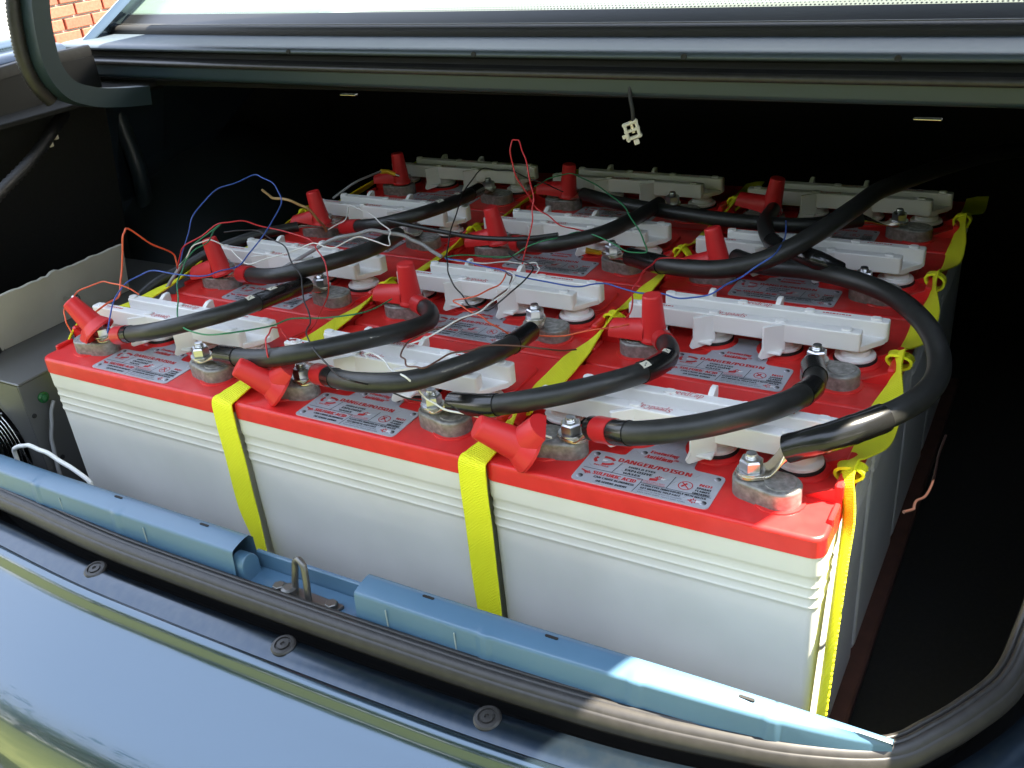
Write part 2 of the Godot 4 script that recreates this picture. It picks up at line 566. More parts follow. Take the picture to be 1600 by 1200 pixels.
func make_battery() -> Node3D:
	var t := thing("battery", "", "battery", Vector3.ZERO, "batteries filling the car boot")
	# case: ribbed shoulder, then plain tapered walls (y is measured from the lid top)
	var st := begin()
	var prof := [[-0.250, 0.0045], [-0.245, 0.003], [-0.064, 0.0022]]
	for y in [-0.0595, -0.0510, -0.0425]:
		prof.append_array([[y - 0.0020, 0.0020], [y - 0.0008, 0.0014], [y + 0.0004, 0.0011], [y + 0.0012, 0.0012], [y + 0.0020, 0.0018]])
	prof.append_array([[-0.0350, 0.0017], [-0.0335, 0.0008], [-0.0310, 0.0004], [-0.0155, 0.0003]])
	grid(st, ring_rows(BW - 0.001, BD - 0.001, prof), false, true)
	var bp := rrect(BW - 0.01, BD - 0.01, 0.005, 4, BW / 2, -BD / 2)
	cap(st, bp, poly_normals(bp), 0.0, -0.25, -1.0, Transform3D.IDENTITY)
	commit("case", st, M.case, t)
	# lid with a rounded rim, low pads and collars round the filler holes
	st = begin()
	slab(st, rrect(BW, BD, 0.010, 6, BW / 2, -BD / 2), -0.0160, 0.0, 0.0032, Transform3D.IDENTITY, true, 4)
	slab(st, rrect(0.212, 0.056, 0.012, 5, BW / 2, -0.126), -0.001, 0.0022, 0.0016)
	for x in CAPX:
		lathe(st, [Vector2(0.0225, -0.001), Vector2(0.0218, 0.0012), Vector2(0.0195, 0.0026), Vector2(0.0165, 0.0028), Vector2(0.0150, 0.0028)], 28, Transform3D(Basis.IDENTITY, Vector3(x, 0, CAPZ)))
	for sgn in [-1, 1]:
		lathe(st, [Vector2(0.0185, -0.001), Vector2(0.0178, 0.0011), Vector2(0.0130, 0.0014)], 24, Transform3D(Basis.IDENTITY, Vector3(BW / 2 + sgn * (POST.x - BW / 2), 0, POST.y)))
	commit("lid", st, M.red, t)
	for sgn in [-1, 1]:
		var ex: float = BW / 2 + sgn * (BW / 2 - 0.011)
		st = begin()
		for zz in [-0.046, -0.088]:
			var p := PackedVector2Array([Vector2(0.0, -0.003), Vector2(0.0, 0.003), Vector2(0.0, 0.0)])
			var a := Vector3(ex - sgn * 0.016, 0.0, zz)
			for s2 in [-1.0, 1.0]:
				var o := Vector3(0, 0, 0.0016 * s2)
				flat_tri(st, a + o, Vector3(ex + sgn * 0.011, 0.0, zz) + o, Vector3(ex + sgn * 0.011, 0.013, zz) + o, Vector3(ex, 0.0, zz))
			flat_quad(st, a + Vector3(0, 0, 0.0016), a - Vector3(0, 0, 0.0016), Vector3(ex + sgn * 0.011, 0.013, zz - 0.0016), Vector3(ex + sgn * 0.011, 0.013, zz + 0.0016), Vector3(ex, -0.1, zz))
		box(st, Vector3(ex + sgn * 0.0085, 0.0085, -0.067), Vector3(0.006, 0.012, 0.046), 0.0015)
		box(st, Vector3(ex + sgn * 0.0095, 0.000, -0.030), Vector3(0.004, 0.008, 0.020), 0.001)
		commit("lifting_eye", st, M.red, t)
	# warning plate
	var pl := rounded([Vector2(0.0715, -0.004), Vector2(0.0715, -0.0455), Vector2(0.098, -0.0465), Vector2(0.0995, -0.062), Vector2(0.110, -0.070), Vector2(0.112, -0.089), Vector2(0.137, -0.089), Vector2(0.1395, -0.070), Vector2(0.149, -0.062), Vector2(0.150, -0.0465), Vector2(0.1755, -0.0455), Vector2(0.1755, -0.004)], 0.0045)
	st = begin()
	slab(st, pl, 0.0, 0.0007, 0.0)
	var plate := commit("warning_plate", st, M.plate, t)
	plate_print(plate)
	plate.position.x = 0.002
	# lead terminals with stud and nut
	for sgn in [-1, 1]:
		var px: float = BW / 2 + sgn * (POST.x - BW / 2)
		var sx: float = BW / 2 + sgn * (STUD.x - BW / 2)
		st = begin()
		slab(st, stadium(Vector2(sx, STUD.y), 0.0125, Vector2(px, POST.y), 0.0150, 12), 0.0, 0.0140, 0.0022, Transform3D.IDENTITY, false, 3)
		lathe(st, [Vector2(0.011, 0.0138), Vector2(0.0105, 0.0148), Vector2(0.0, 0.0149)], 20, Transform3D(Basis.IDENTITY, Vector3(px, 0, POST.y)))
		var term := commit("terminal", st, M.lead, t)
		st = begin()
		lathe(st, [Vector2(0.0098, 0.0172), Vector2(0.0098, 0.0186), Vector2(0.004, 0.0187)], 20, Transform3D(Basis.IDENTITY, Vector3(sx, 0, STUD.y)))
		hexnut(st, Vector3(sx, 0.0188, STUD.y), 0.0082, 0.0082, 0.3 + sgn * 0.2)
		commit("nut", st, M.steel, term)
		st = begin()
		var sp := [Vector2(0.0042, 0.0140)]
		for k in 9:
			sp.append(Vector2(0.0045, 0.0172 + k * 0.0015))
			sp.append(Vector2(0.0040, 0.0179 + k * 0.0015))
		sp.append_array([Vector2(0.0036, 0.0312), Vector2(0.0, 0.0314)])
		lathe(st, sp, 14, Transform3D(Basis.IDENTITY, Vector3(sx, 0, STUD.y)))
		commit("stud", st, M.steel, term)
	# white ganged filler cap: two staggered rails over four plugs
	st = begin()
	var za := -0.0655
	var zb := -0.0905
	var body := rounded([Vector2(0.019, za + 0.0040), Vector2(0.023, za - 0.012), Vector2(0.046, zb - 0.0040), Vector2(0.237, zb - 0.0040), Vector2(0.2400, zb + 0.006), Vector2(0.2232, za + 0.0040)], 0.003)
	slab(st, body, 0.0172, 0.0222, 0.001, Transform3D.IDENTITY, true)
	slab(st, rounded([Vector2(0.018, za + 0.0055), Vector2(0.018, za - 0.0055), Vector2(0.224, za - 0.0055), Vector2(0.224, za + 0.0055)], 0.003), 0.0184, 0.0345, 0.0014, Transform3D.IDENTITY, true)
	slab(st, rounded([Vector2(0.044, zb + 0.0055), Vector2(0.044, zb - 0.0055), Vector2(0.241, zb - 0.0055), Vector2(0.241, zb + 0.0055)], 0.003), 0.0180, 0.0358, 0.0014, Transform3D.IDENTITY, true)
	for x in [0.030, 0.098, 0.157, 0.212]:
		slab(st, rrect(0.009, 0.007, 0.003, 4, x, za), 0.0340, 0.0360, 0.001)
		slab(st, rrect(0.009, 0.007, 0.003, 4, x + 0.018, zb), 0.0353, 0.0374, 0.001)
	for x in [0.086, 0.148]:
		# pull tabs: upright fins set askew in front, with a flared foot, and a small catch behind
		var f := rounded([Vector2(-0.002, 0.0075), Vector2(0.019, 0.0035), Vector2(0.0215, 0.006), Vector2(0.0180, 0.0125), Vector2(0.0180, 0.0340), Vector2(-0.002, 0.0340)], 0.0012, 3)
		var fo := Vector3(-0.78, 0, 0.63)
		var fb := Basis(fo, Vector3.UP.cross(fo), Vector3.UP)
		slab(st, f, -0.0014, 0.0014, 0.0006, Transform3D(fb, Vector3(x + 0.0125, 0, za + 0.0045)), true)
		box(st, Vector3(x + 0.006, 0.0095, za + 0.0085), Vector3(0.016, 0.0026, 0.012), 0.0008)
		var g := rounded([Vector2(0, 0.018), Vector2(-0.012, 0.031), Vector2(-0.012, 0.0395), Vector2(-0.006, 0.0395), Vector2(0, 0.036)], 0.0012, 3)
		slab(st, g, -0.0022, 0.0022, 0.0006, Transform3D(Basis(Vector3(0, 0, 1), Vector3(1, 0, 0), Vector3(0, 1, 0)), Vector3(x - 0.002, 0, zb - 0.004)), true)
	var bar := commit("filler_cap_bar", st, M.white, t)
	st = begin()
	text(st, "SpeedCap", "Droid Serif", 0.128, zb, 0.0275, 0.0078, 0.0361, 0.0, 0.2)
	text(st, "SpeedCap", "Droid Serif", 0.113, za, 0.0275, 0.0078, 0.0348, PI, 0.2)
	# a line of print too fine to read
	var dx := 0.0
	var fine := begin()
	for k in 9:
		var dl: float = [0.0016, 0.003, 0.0012, 0.0026, 0.0018, 0.0011, 0.0029, 0.0014, 0.0022][k]
		bar2(fine, Vector2(0.186 + dx, zb), Vector2(0.186 + dx + dl, zb), 0.0016, 0.0361)
		bar2(fine, Vector2(0.060 - dx, za), Vector2(0.060 - dx - dl, za), 0.0016, 0.0348)
		dx += dl + 0.0007
	fine.index()
	st.append_from(fine.commit(), 0, Transform3D.IDENTITY)
	commit("lettering", st, M.redink, bar)
	bar.position.x = 0.002
	for x in CAPX:
		var xf := Transform3D(Basis.IDENTITY, Vector3(x - 0.002, 0, CAPZ))
		st = begin()
		lathe(st, [Vector2(0.0, 0.0045), Vector2(0.0162, 0.0046), Vector2(0.0170, 0.0056), Vector2(0.0168, 0.0072), Vector2(0.0158, 0.0080), Vector2(0.0125, 0.0084), Vector2(0.0120, 0.0090), Vector2(0.0120, 0.0128), Vector2(0.0108, 0.0132), Vector2(0.0105, 0.0170), Vector2(0.009, 0.0175)], 28, xf)
		commit("plug", st, M.white, bar)
		st = begin()
		lathe(st, [Vector2(0.0173, 0.0018), Vector2(0.0180, 0.0028), Vector2(0.0178, 0.0044), Vector2(0.0160, 0.0048)], 28, xf)
		commit("gasket", st, M.gasket, bar)
	return t

func plate_print(plate: Node3D) -> void:
	var y := 0.0009
	var x0 := 0.0715
	var w := 0.104
	var z0 := -0.0455
	var h := 0.0415
	var sans := "Droid Sans"
	var bold := "Droid Sans!"
	var st := begin()
	var bars := begin()
	for a in [["SHIELD EYES", 0.43, 0.31, 0.20, 0.055], ["EXPLOSIVE", 0.42, 0.41, 0.20, 0.065], ["GASES", 0.385, 0.51, 0.125, 0.06], ["CAN CAUSE BLINDNESS", 0.30, 0.80, 0.30, 0.055], ["OR SEVERE BURNS", 0.30, 0.91, 0.23, 0.055], ["FLUSH EYES IMMEDIATELY WITH WATER", 0.725, 0.735, 0.46, 0.05], ["GET MEDICAL HELP FAST.", 0.645, 0.815, 0.29, 0.05], ["KEEP OUT OF THE REACH OF CHILDREN.", 0.655, 0.885, 0.31, 0.03], ["KEEP VENT CAPS TIGHT AND LEVEL", 0.67, 0.945, 0.34, 0.03], ["SPARKS", 0.905, 0.48, 0.10, 0.055], ["FLAMES", 0.905, 0.56, 0.10, 0.055], ["SMOKING", 0.905, 0.64, 0.12, 0.055]]:
		text(st, a[0], bold if a[4] > 0.04 else sans, x0 + a[1] * w, z0 + a[2] * h, a[3] * w, a[4] * h, y)
	for b in [[0.03, 0.58, 0.48, 0.58], [0.27, 0.22, 0.245, 0.58], [0.48, 0.58, 0.48, 0.68], [0.48, 0.68, 0.98, 0.68], [0.68, 0.30, 0.665, 0.68], [0.48, 0.68, 0.465, 0.98]]:
		bar2(bars, Vector2(x0 + b[0] * w, z0 + b[1] * h), Vector2(x0 + b[2] * w, z0 + b[3] * h), 0.0005, y)
	bars.index()
	st.append_from(bars.commit(), 0, Transform3D.IDENTITY)
	commit("black_print", st, M.ink, plate)
	st = begin()
	bars = begin()
	for a in [["DANGER/POISON", 0.50, 0.155, 0.54, 0.115], ["SULFURIC ACID", 0.285, 0.685, 0.32, 0.095], ["NO!", 0.905, 0.38, 0.085, 0.07]]:
		text(st, a[0], bold, x0 + a[1] * w, z0 + a[2] * h, a[3] * w, a[4] * h, y)
	text(st, "BATTERIES CAN CAUSE", sans, x0 + 0.545 * w, z0 + 0.60 * h, 0.20 * w, 0.04 * h, y)
	text(st, "BLINDNESS OR INJURY", sans, x0 + 0.575 * w, z0 + 0.65 * h, 0.16 * w, 0.035 * h, y)
	text(st, "RECYCLE", bold, x0 + 0.14 * w, z0 + 0.44 * h, 0.11 * w, 0.04 * h, y)
	text(st, "Featuring", "Droid Serif!", 0.1240, -0.0575, 0.022, 0.0052, y, 0.0, 0.15)
	text(st, "Antidium™", "Droid Serif!", 0.1240, -0.0515, 0.025, 0.0050, y, 0.0, 0.15)
	# three chasing arrows, a burst, a no-smoking ring and a rinsing hand, as flat print
	for k in 3:
		var a0 := TAU * k / 3.0 + 0.25
		for j in 5:
			var a1 := a0 + j * 0.28
			var c := Vector2(x0 + 0.14 * w, z0 + 0.27 * h)
			bar2(bars, c + Vector2(cos(a1) * 0.0078, sin(a1) * 0.0046), c + Vector2(cos(a1 + 0.29) * 0.0078, sin(a1 + 0.29) * 0.0046), 0.0026, y)
	var nc := Vector2(x0 + 0.775 * w, z0 + 0.485 * h)
	for k in 24:
		var a := TAU * k / 24.0
		var b := TAU * (k + 1) / 24.0
		bar2(bars, nc + Vector2(cos(a), sin(a)) * 0.0050, nc + Vector2(cos(b), sin(b)) * 0.0050, 0.0007, y)
	bar2(bars, nc + Vector2(-0.0035, -0.0035), nc + Vector2(0.0035, 0.0035), 0.0009, y)
	bar2(bars, nc + Vector2(-0.0025, 0.002), nc + Vector2(0.0005, -0.0028), 0.0016, y + 0.00002)
	for s in [[0.58, 0.44, 9, 0.0034], [0.085, 0.72, 8, 0.0032], [0.885, 0.86, 9, 0.0042]]:
		var c := Vector2(x0 + s[0] * w, z0 + s[1] * h)
		for k in s[2]:
			var a: float = TAU * k / s[2] + 0.3
			bar2(bars, c + Vector2(cos(a), sin(a) * 0.7) * s[3] * 0.35, c + Vector2(cos(a), sin(a) * 0.7) * s[3] * (1.0 if k % 2 == 0 else 0.75), 0.0009, y + k * 0.00001)
	bar2(bars, Vector2(x0 + 0.52 * w, z0 + 0.53 * h), Vector2(x0 + 0.575 * w, z0 + 0.50 * h), 0.0032, y)
	bar2(bars, Vector2(x0 + 0.03 * w, z0 + 0.66 * h), Vector2(x0 + 0.09 * w, z0 + 0.72 * h), 0.0014, y)
	bars.index()
	st.append_from(bars.commit(), 0, Transform3D.IDENTITY)
	commit("red_print", st, M.redink, plate)
	for s in [[0.61, 0.455, 0.0017], [0.92, 0.86, 0.0019], [0.14, 0.27, 0.0018]]:
		st = begin()
		var c := Vector2(x0 + s[0] * w, z0 + s[1] * h)
		for k in 3:
			bar2(st, c + Vector2(-s[2], (k - 1) * s[2] * 0.42), c + Vector2(s[2] * (1.2 - 0.3 * k), (k - 1) * s[2] * 0.42), s[2] * 0.45, y + 0.0001)
		commit("white_print", st, M.whiteink, plate)

func batt(c: int, r: int) -> Vector3:
	return Vector3(c * PITCH, L, -r * ROW)

func stud_at(c: int, r: int, pos: bool) -> Vector3:
	var x := BW - STUD.x if pos else STUD.x
	return batt(c, r) + Vector3(x, 0.0155, STUD.y)

# ---------------------------------------------------------------- cables, wires, straps, boots
func sub_path(p: PackedVector3Array, a: float, b: float) -> PackedVector3Array:
	var total := 0.0
	for i in p.size() - 1:
		total += p[i].distance_to(p[i + 1])
	var out := PackedVector3Array()
	var s := 0.0
	var n := maxi(4, int((b - a) * total / 0.004))
	for k in n + 1:
		var want := (a + (b - a) * k / n) * total
		s = 0.0
		for i in p.size() - 1:
			var d := p[i].distance_to(p[i + 1])
			if s + d >= want or i == p.size() - 2:
				out.append(p[i].lerp(p[i + 1], clampf((want - s) / maxf(d, 1e-6), 0, 1)))
				break
			s += d
	return out

# flat palm under the nut, bent up into a barrel round the conductor
func lug(parent: Node3D, stud: Vector3, to: Vector3, dir: Vector3, r: float) -> void:
	var flat := Vector3(to.x - stud.x, 0, to.z - stud.z)
	var d := flat.normalized()
	var bs := Basis(d, Vector3.UP, d.cross(Vector3.UP))
	var st := begin()
	slab(st, stadium(Vector2(0, 0), 0.0098, Vector2(0.006, 0), 0.0092), 0.0, 0.0026, 0.0005, Transform3D(bs, stud - Vector3(0, 0.0005, 0)), true)
	var a := stud + d * 0.009 + Vector3(0, 0.0009, 0)
	var side := bs.z
	var rows := []
	var e := to + dir * 0.006
	for k in 7:
		var t := k / 6.0
		var tt := smoothstep(0.0, 1.0, t)
		var c := a.lerp(e, t)
		c.y = lerpf(a.y, e.y, tt)
		var up := Vector3.UP.lerp(dir.cross(side) * (1.0 if dir.cross(side).y > 0 else -1.0), tt).normalized()
		var row := PackedVector3Array()
		for j in 16:
			var an := TAU * j / 16
			row.append(c + side * cos(an) * lerpf(0.0093, r * 0.86, tt) + up * sin(an) * lerpf(0.0016, r * 0.86, smoothstep(0.25, 1.0, t)))
		rows.append(row)
	grid(st, rows, false, true)
	commit("lug", st, M.tin, parent)

# pts[0] and pts[-1] may be studs (ends: "ll" lug at both, "l-" ...); tapes: [from, to, material]; marks: positions of paper markers
func cable(called: String, label: String, pts: Array, r: float, ends: String, tapes := [], marks := [], group := "") -> Node3D:
	var t := thing(called, label, "cable", Vector3.ZERO, group)
	var body := pts.duplicate()
	var s0: Vector3 = pts[0]
	var s1: Vector3 = pts[-1]
	if ends[0] == "l":
		body.pop_front()
	if ends[1] == "l":
		body.pop_back()
	var p := spl(body, 14)
	var st := begin()
	tube(st, p, r, 20)
	commit("jacket", st, M.cable, t)
	if ends[0] == "l":
		lug(t, s0, p[0], (p[1] - p[0]).normalized(), r)
	if ends[1] == "l":
		lug(t, s1, p[-1], (p[-2] - p[-1]).normalized(), r)
	for tp in tapes:
		var q := sub_path(p, tp[0], tp[1])
		st = begin()
		var rr := PackedFloat32Array()
		for i in q.size():
			rr.append(1.0 + 0.025 * sin(i * 1.9) * sin(i * 0.7))
		tube(st, q, r + tp[3] if tp.size() > 3 else r + 0.0006, 20, true, rr)
		commit("tape", st, M[tp[2]], t)
	for mk in marks:
		var q := sub_path(p, mk[0], mk[0] + mk[1])
		var fr := frames(q)
		st = begin()
		var ink := begin()
		for i in q.size() - 1:
			for j in 5:
				var vs := []
				for pr in [[i, j], [i, j + 1], [i + 1, j + 1], [i + 1, j]]:
					var f: Array = fr[pr[0]]
					var out := Vector3(0.15, 0.75, 0.64)
					out = (out - f[0] * out.dot(f[0])).normalized()
					var sd: Vector3 = out.cross(f[0])
					var an: float = -0.32 + 0.64 * pr[1] / 5.0
					var n: Vector3 = out * cos(an) + sd * sin(an)
					vs.append(q[pr[0]] + n * (r + 0.0012))
					vs.append(n)
				tri(st, vs[0], vs[2], vs[4], vs[1], vs[3], vs[5])
				tri(st, vs[0], vs[4], vs[6], vs[1], vs[5], vs[7])
				if (j == 2 or j == 1) and i > 0 and i < q.size() - 2 and (i + j) % 2 == 0:
					for e in [0, 2, 4, 6]:
						vs[e] += vs[e + 1] * 0.0002
					tri(ink, vs[0], vs[2], vs[4], vs[1], vs[3], vs[5])
		var mo := commit("marker", st, M.sticker, t)
		commit("marker_print", ink, M.ink, mo)
	return t

func wire(label: String, color: String, r: float, pts: Array) -> void:
	var st := begin()
	# hand-bent wire: small kinks between the control points
	var bent := []
	for i in pts.size():
		bent.append(pts[i])
		if i + 1 < pts.size():
			var d: Vector3 = pts[i + 1] - pts[i]
			var k := minf(d.length() * 0.045, 0.0022)
			bent.append((pts[i] + pts[i + 1]) * 0.5 + Vector3(rng.randf_range(-k, k), rng.randf_range(-k, k), rng.randf_range(-k, k)))
	tube(st, spl(bent, 6), r, 7)
	var o := commit(color + "_wire", st, wire_mat(color))
	tag(o, label, "wire", "thin wires tangled over the batteries")

func crimp(label: String, pts: Array) -> void:
	var t := thing("crimp_terminal", label, "crimp", Vector3.ZERO, "yellow crimp terminals")
	var st := begin()
	tube(st, PackedVector3Array([pts[0], pts[1], pts[2]]), 0.0034, 12, true, PackedFloat32Array([1.0, 0.85, 0.75]))
	var m := mat(lin(0.70, 0.42, 0.02), 0.4)
	commit("sleeve", st, m, t)
	st = begin()
	var d: Vector3 = (pts[2] - pts[1]).normalized()
	tube(st, PackedVector3Array([pts[2], pts[2] + d * 0.006]), 0.0018, 10)
	commit("barrel", st, M.tin, t)

func make_boot(called: String, label: String, at: Vector3, turn: Vector3, wing := 0.034, big := 1.0) -> void:
	var t := thing(called, label, "terminal cover", at, "red rubber terminal covers")
	t.rotation_degrees = turn
	t.scale = Vector3(big, big, big)
	var fl := 1.35 if big != 1.0 else 1.0
	var st := begin()
	lathe(st, [Vector2(0.0125 * fl, -0.002), Vector2(0.0128 * fl, 0.0002), Vector2(0.0116 * fl, 0.0030), Vector2(0.0106 + 0.003 * (fl - 1.0), 0.010), Vector2(0.0085, 0.0395), Vector2(0.0078, 0.0408), Vector2(0.0, 0.0410)], 28)
	lathe(st, [Vector2(0.0122 * fl, -0.002), Vector2(0.0092, 0.006), Vector2(0.0074, 0.038), Vector2(0.0, 0.0385)], 24)
	commit("sleeve", st, M.boot, t)
	st = begin()
	var rows := []
	for k in 9:
		var u := k / 8.0
		var x := -0.006 - u * wing
		var hh := lerpf(0.0175, 0.0125, u)
		var ww := lerpf(0.0100, 0.0108, u)
		var row := PackedVector3Array()
		for j in 15:
			var a := PI * j / 14.0
			row.append(Vector3(x, 0.0002 + hh * pow(sin(a), 0.75), -cos(a) * ww * (1.0 + 0.10 * (1.0 - sin(a)))))
		rows.append(row)
	grid(st, rows)
	var endrow: PackedVector3Array = rows[8]
	for j in 14:
		tri(st, Vector3(-0.006 - wing, 0.0002, 0), endrow[j], endrow[j + 1], Vector3.LEFT, Vector3.LEFT, Vector3.LEFT)
	commit("skirt", st, M.boot, t)

# webbing: stations are [point, width direction, width factor]
func ribbon(st: SurfaceTool, stations: Array, w: float, th := 0.0013) -> void:
	var pts := []
	var wd := []
	for s in stations:
		pts.append(s[0])
		wd.append((s[1] as Vector3).normalized() * (s[2] if s.size() > 2 else 1.0))
	var n := 8
	var p := spl(pts, n)
	var q := spl(wd, n)
	var len := 0.0
	var prev := []
	for i in p.size():
		var tn := (p[mini(i + 1, p.size() - 1)] - p[maxi(i - 1, 0)]).normalized()
		var d := q[i] - tn * q[i].dot(tn)
		var nn := d.normalized().cross(tn).normalized()
		if i > 0:
			len += p[i].distance_to(p[i - 1])
		var a := p[i] - d * w * 0.5
		var b := p[i] + d * w * 0.5
		var cup := nn * 0.0012
		var cur := [a, p[i] + cup, b, nn, len]
		if i > 0:
			for s in [1.0, -1.0]:
				var o0: Vector3 = prev[3] * th * 0.5 * s
				var o1: Vector3 = nn * th * 0.5 * s
				var v0: float = prev[4] / 0.025
				var v1: float = len / 0.025
				for h in 2:
					var n0: Vector3 = prev[3] * s
					var n1: Vector3 = nn * s
					tri(st, prev[h] + o0, prev[h + 1] + o0, cur[h + 1] + o1, n0, n0, n1, Vector2(h * 0.5, v0), Vector2(h * 0.5 + 0.5, v0), Vector2(h * 0.5 + 0.5, v1))
					tri(st, prev[h] + o0, cur[h + 1] + o1, cur[h] + o1, n0, n1, n1, Vector2(h * 0.5, v0), Vector2(h * 0.5 + 0.5, v1), Vector2(h * 0.5, v1))
			for h in [0, 2]:
				var e: Vector3 = (prev[h] - prev[1]).normalized()
				var oo0: Vector3 = prev[3] * th * 0.5
				var oo1: Vector3 = nn * th * 0.5
				tri(st, prev[h] + oo0, prev[h] - oo0, cur[h] - oo1, e, e, e, Vector2(0, 0), Vector2(0.05, 0), Vector2(0.05, 0.1))
				tri(st, prev[h] + oo0, cur[h] - oo1, cur[h] + oo1, e, e, e, Vector2(0, 0), Vector2(0.05, 0.1), Vector2(0, 0.1))
		prev = cur

# strap lashed through the lifting eyes of every row of a column gap at x
func strap(label: String, x: float, head: Array, rows_n: int, knot_dx: float) -> void:
	var t := thing("tie_down_strap", label, "strap", Vector3.ZERO, "yellow straps tying the batteries down")
	var st := begin()
	var s := head.duplicate()
	for r in rows_n:
		var z := -r * ROW
		var tw := 0.35 + 0.25 * ((r * 7) % 3)
		s.append([Vector3(x + knot_dx, L + 0.012, z - 0.052), Vector3(cos(tw + 0.5), sin(tw + 0.5), 0), 0.55])
		s.append([Vector3(x + knot_dx * 1.3, L + 0.018, z - 0.068), Vector3(cos(tw + 0.3), sin(tw + 0.3), 0.2), 0.5])
		s.append([Vector3(x + knot_dx, L + 0.013, z - 0.084), Vector3(cos(tw), sin(tw), 0), 0.55])
		s.append([Vector3(x, L + 0.005, z - 0.125), Vector3(cos(tw - 0.25), sin(tw - 0.25), 0), 0.98])
		s.append([Vector3(x - 0.001, L + 0.006, z - 0.172), Vector3(cos(tw - 0.15), sin(tw - 0.15), 0), 0.98])
	ribbon(st, s, 0.0245)
	commit("webbing", st, M.strap, t, true)
	for r in rows_n:
		st = begin()
		var z := -r * ROW - 0.068
		var lp := []
		for k in 17:
			var a := TAU * k / 16.0
			var wob := 1.0 + 0.10 * sin(a * 2.0 + r * 1.7) + 0.06 * sin(a * 3.0 + x * 40.0)
			lp.append([Vector3(x + knot_dx * 1.2 + cos(a) * 0.0088 * wob, L + 0.0120 + sin(a) * 0.0070 * wob, z + 0.002 * sin(a + r)), Vector3(0.0, 0.12, 1.0), 0.48])
		ribbon(st, lp, 0.0245, 0.0022)
		commit("loop", st, M.strap, t, true)

# ---------------------------------------------------------------- the car
const XC := 0.39
var edge: Array = []      # opening edge from the left front corner round the sill to the right: [point, outward, side factor]

func make_edge() -> void:
	var half := [Vector3(0.39, 0.684, 0.1000), Vector3(0.50, 0.684, 0.0987), Vector3(0.60, 0.684, 0.0960), Vector3(0.683, 0.684, 0.0900), Vector3(0.739, 0.684, 0.0815), Vector3(0.79, 0.684, 0.0700), Vector3(0.837, 0.684, 0.0497), Vector3(0.8538, 0.686, 0.0304), Vector3(0.872, 0.688, 0.0039), Vector3(0.8887, 0.692, -0.0271), Vector3(0.8960, 0.708, -0.058), Vector3(0.903, 0.75, -0.085), Vector3(0.918, 0.87, -0.105), Vector3(0.938, 0.97, -0.13), Vector3(0.955, 1.015, -0.18), Vector3(0.965, 1.02, -0.26), Vector3(0.965, 1.02, -0.335)]
	var lefts := [Vector3(-0.25, 1.02, -0.35), Vector3(-0.245, 1.02, -0.25), Vector3(-0.235, 1.01, -0.16), Vector3(-0.205, 0.97, -0.10), Vector3(-0.17, 0.87, -0.07), Vector3(-0.14, 0.77, -0.045), Vector3(-0.12, 0.71, -0.01), Vector3(-0.10, 0.690, 0.03), Vector3(-0.055, 0.684, 0.066), Vector3(0.006, 0.684, 0.0855), Vector3(0.0755, 0.684, 0.0914), Vector3(0.191, 0.684, 0.0991), Vector3(0.30, 0.684, 0.1003)]
	var pts := []
	pts.append_array(lefts)
	pts.append_array(half)
	var c := spl(pts, 6)
	for i in c.size():
		var t := c[mini(i + 1, c.size() - 1)] - c[maxi(i - 1, 0)]
		t.y = 0
		t = t.normalized()
		var out := Vector3(-t.z, 0, t.x)
		if out.z < -0.3 or out.dot(c[i] - Vector3(XC, c[i].y, -0.12)) < 0:
			out = -out
		edge.append([c[i], out.normalized(), smoothstep(0.69, 0.90, c[i].y)])

func edge_loft(sill: Array, side: Array, from := 0.0, to := 1.0) -> Array:
	var rows := []
	for e in edge.slice(int(from * edge.size()), int(to * edge.size())):
		var row := PackedVector3Array()
		var k: float = e[2]
		for j in sill.size():
			var o := lerpf(sill[j].x, side[j].x, k)
			var y := lerpf(sill[j].y, side[j].y, k)
			row.append(e[0] + e[1] * o + Vector3(0, y, 0))
		rows.append(row)
	return rows

func sill_piece(called: String, x0: float, x1: float, left_open: bool, right_open: bool) -> void:
	# folded sheet: sloping top, rounded fold and an upright front with pressed stiffening marks
	var st := begin()
	var rows := []
	var n := int((x1 - x0) / 0.0022)
	for i in n + 1:
		var x := lerpf(x0, x1, float(i) / n)
		var dc := absf(x - 0.37)
		var zf := 0.0965 - 0.10 * maxf(dc - 0.15, 0.0) * maxf(dc - 0.15, 0.0) * (1.5 if x > 0.37 else 0.9)
		var zr := 0.0770 - 0.018 * maxf(x - 0.6, 0.0) - 0.02 * maxf(0.1 - x, 0.0)
		var drop := 0.0
		if x > 0.70:
			var u := (x - 0.70) / 0.142
			drop = 0.0165 * u * u
			zr -= 0.013 * u * u
			zf = lerpf(zf, zr + 0.001, u * u)
		var rib := 0.0
		for rx in [-0.03, 0.0824, 0.196, 0.5758, 0.6876, 0.775]:
			rib = maxf(rib, 1.0 - smoothstep(0.0038, 0.0052, absf(x - rx)))
		zf += 0.0009 * rib
		var row := PackedVector3Array()
		for p in [Vector2(zr - 0.006, 0.655), Vector2(zr - 0.005, 0.704), Vector2(zr - 0.001, 0.7085), Vector2(zr + 0.003, 0.7088), Vector2(lerpf(zr, zf, 0.5), 0.7080), Vector2(zf - 0.0022, 0.7062 + 0.0004 * rib), Vector2(zf - 0.0008, 0.7050), Vector2(zf, 0.7030), Vector2(zf + 0.001, 0.690), Vector2(zf + 0.0025, 0.670)]:
			row.append(Vector3(x, p.y - drop, p.x))
		rows.append(row)
	grid(st, rows)
	for e in [[0, left_open], [n, right_open]]:
		if not e[1]:
			var row: PackedVector3Array = rows[e[0]]
			var c := (row[1] + row[8]) * 0.5
			for j in row.size() - 1:
				flat_tri(st, c, row[j], row[j + 1], rows[n / 2][4])
	commit(called, st, M.inner, car)

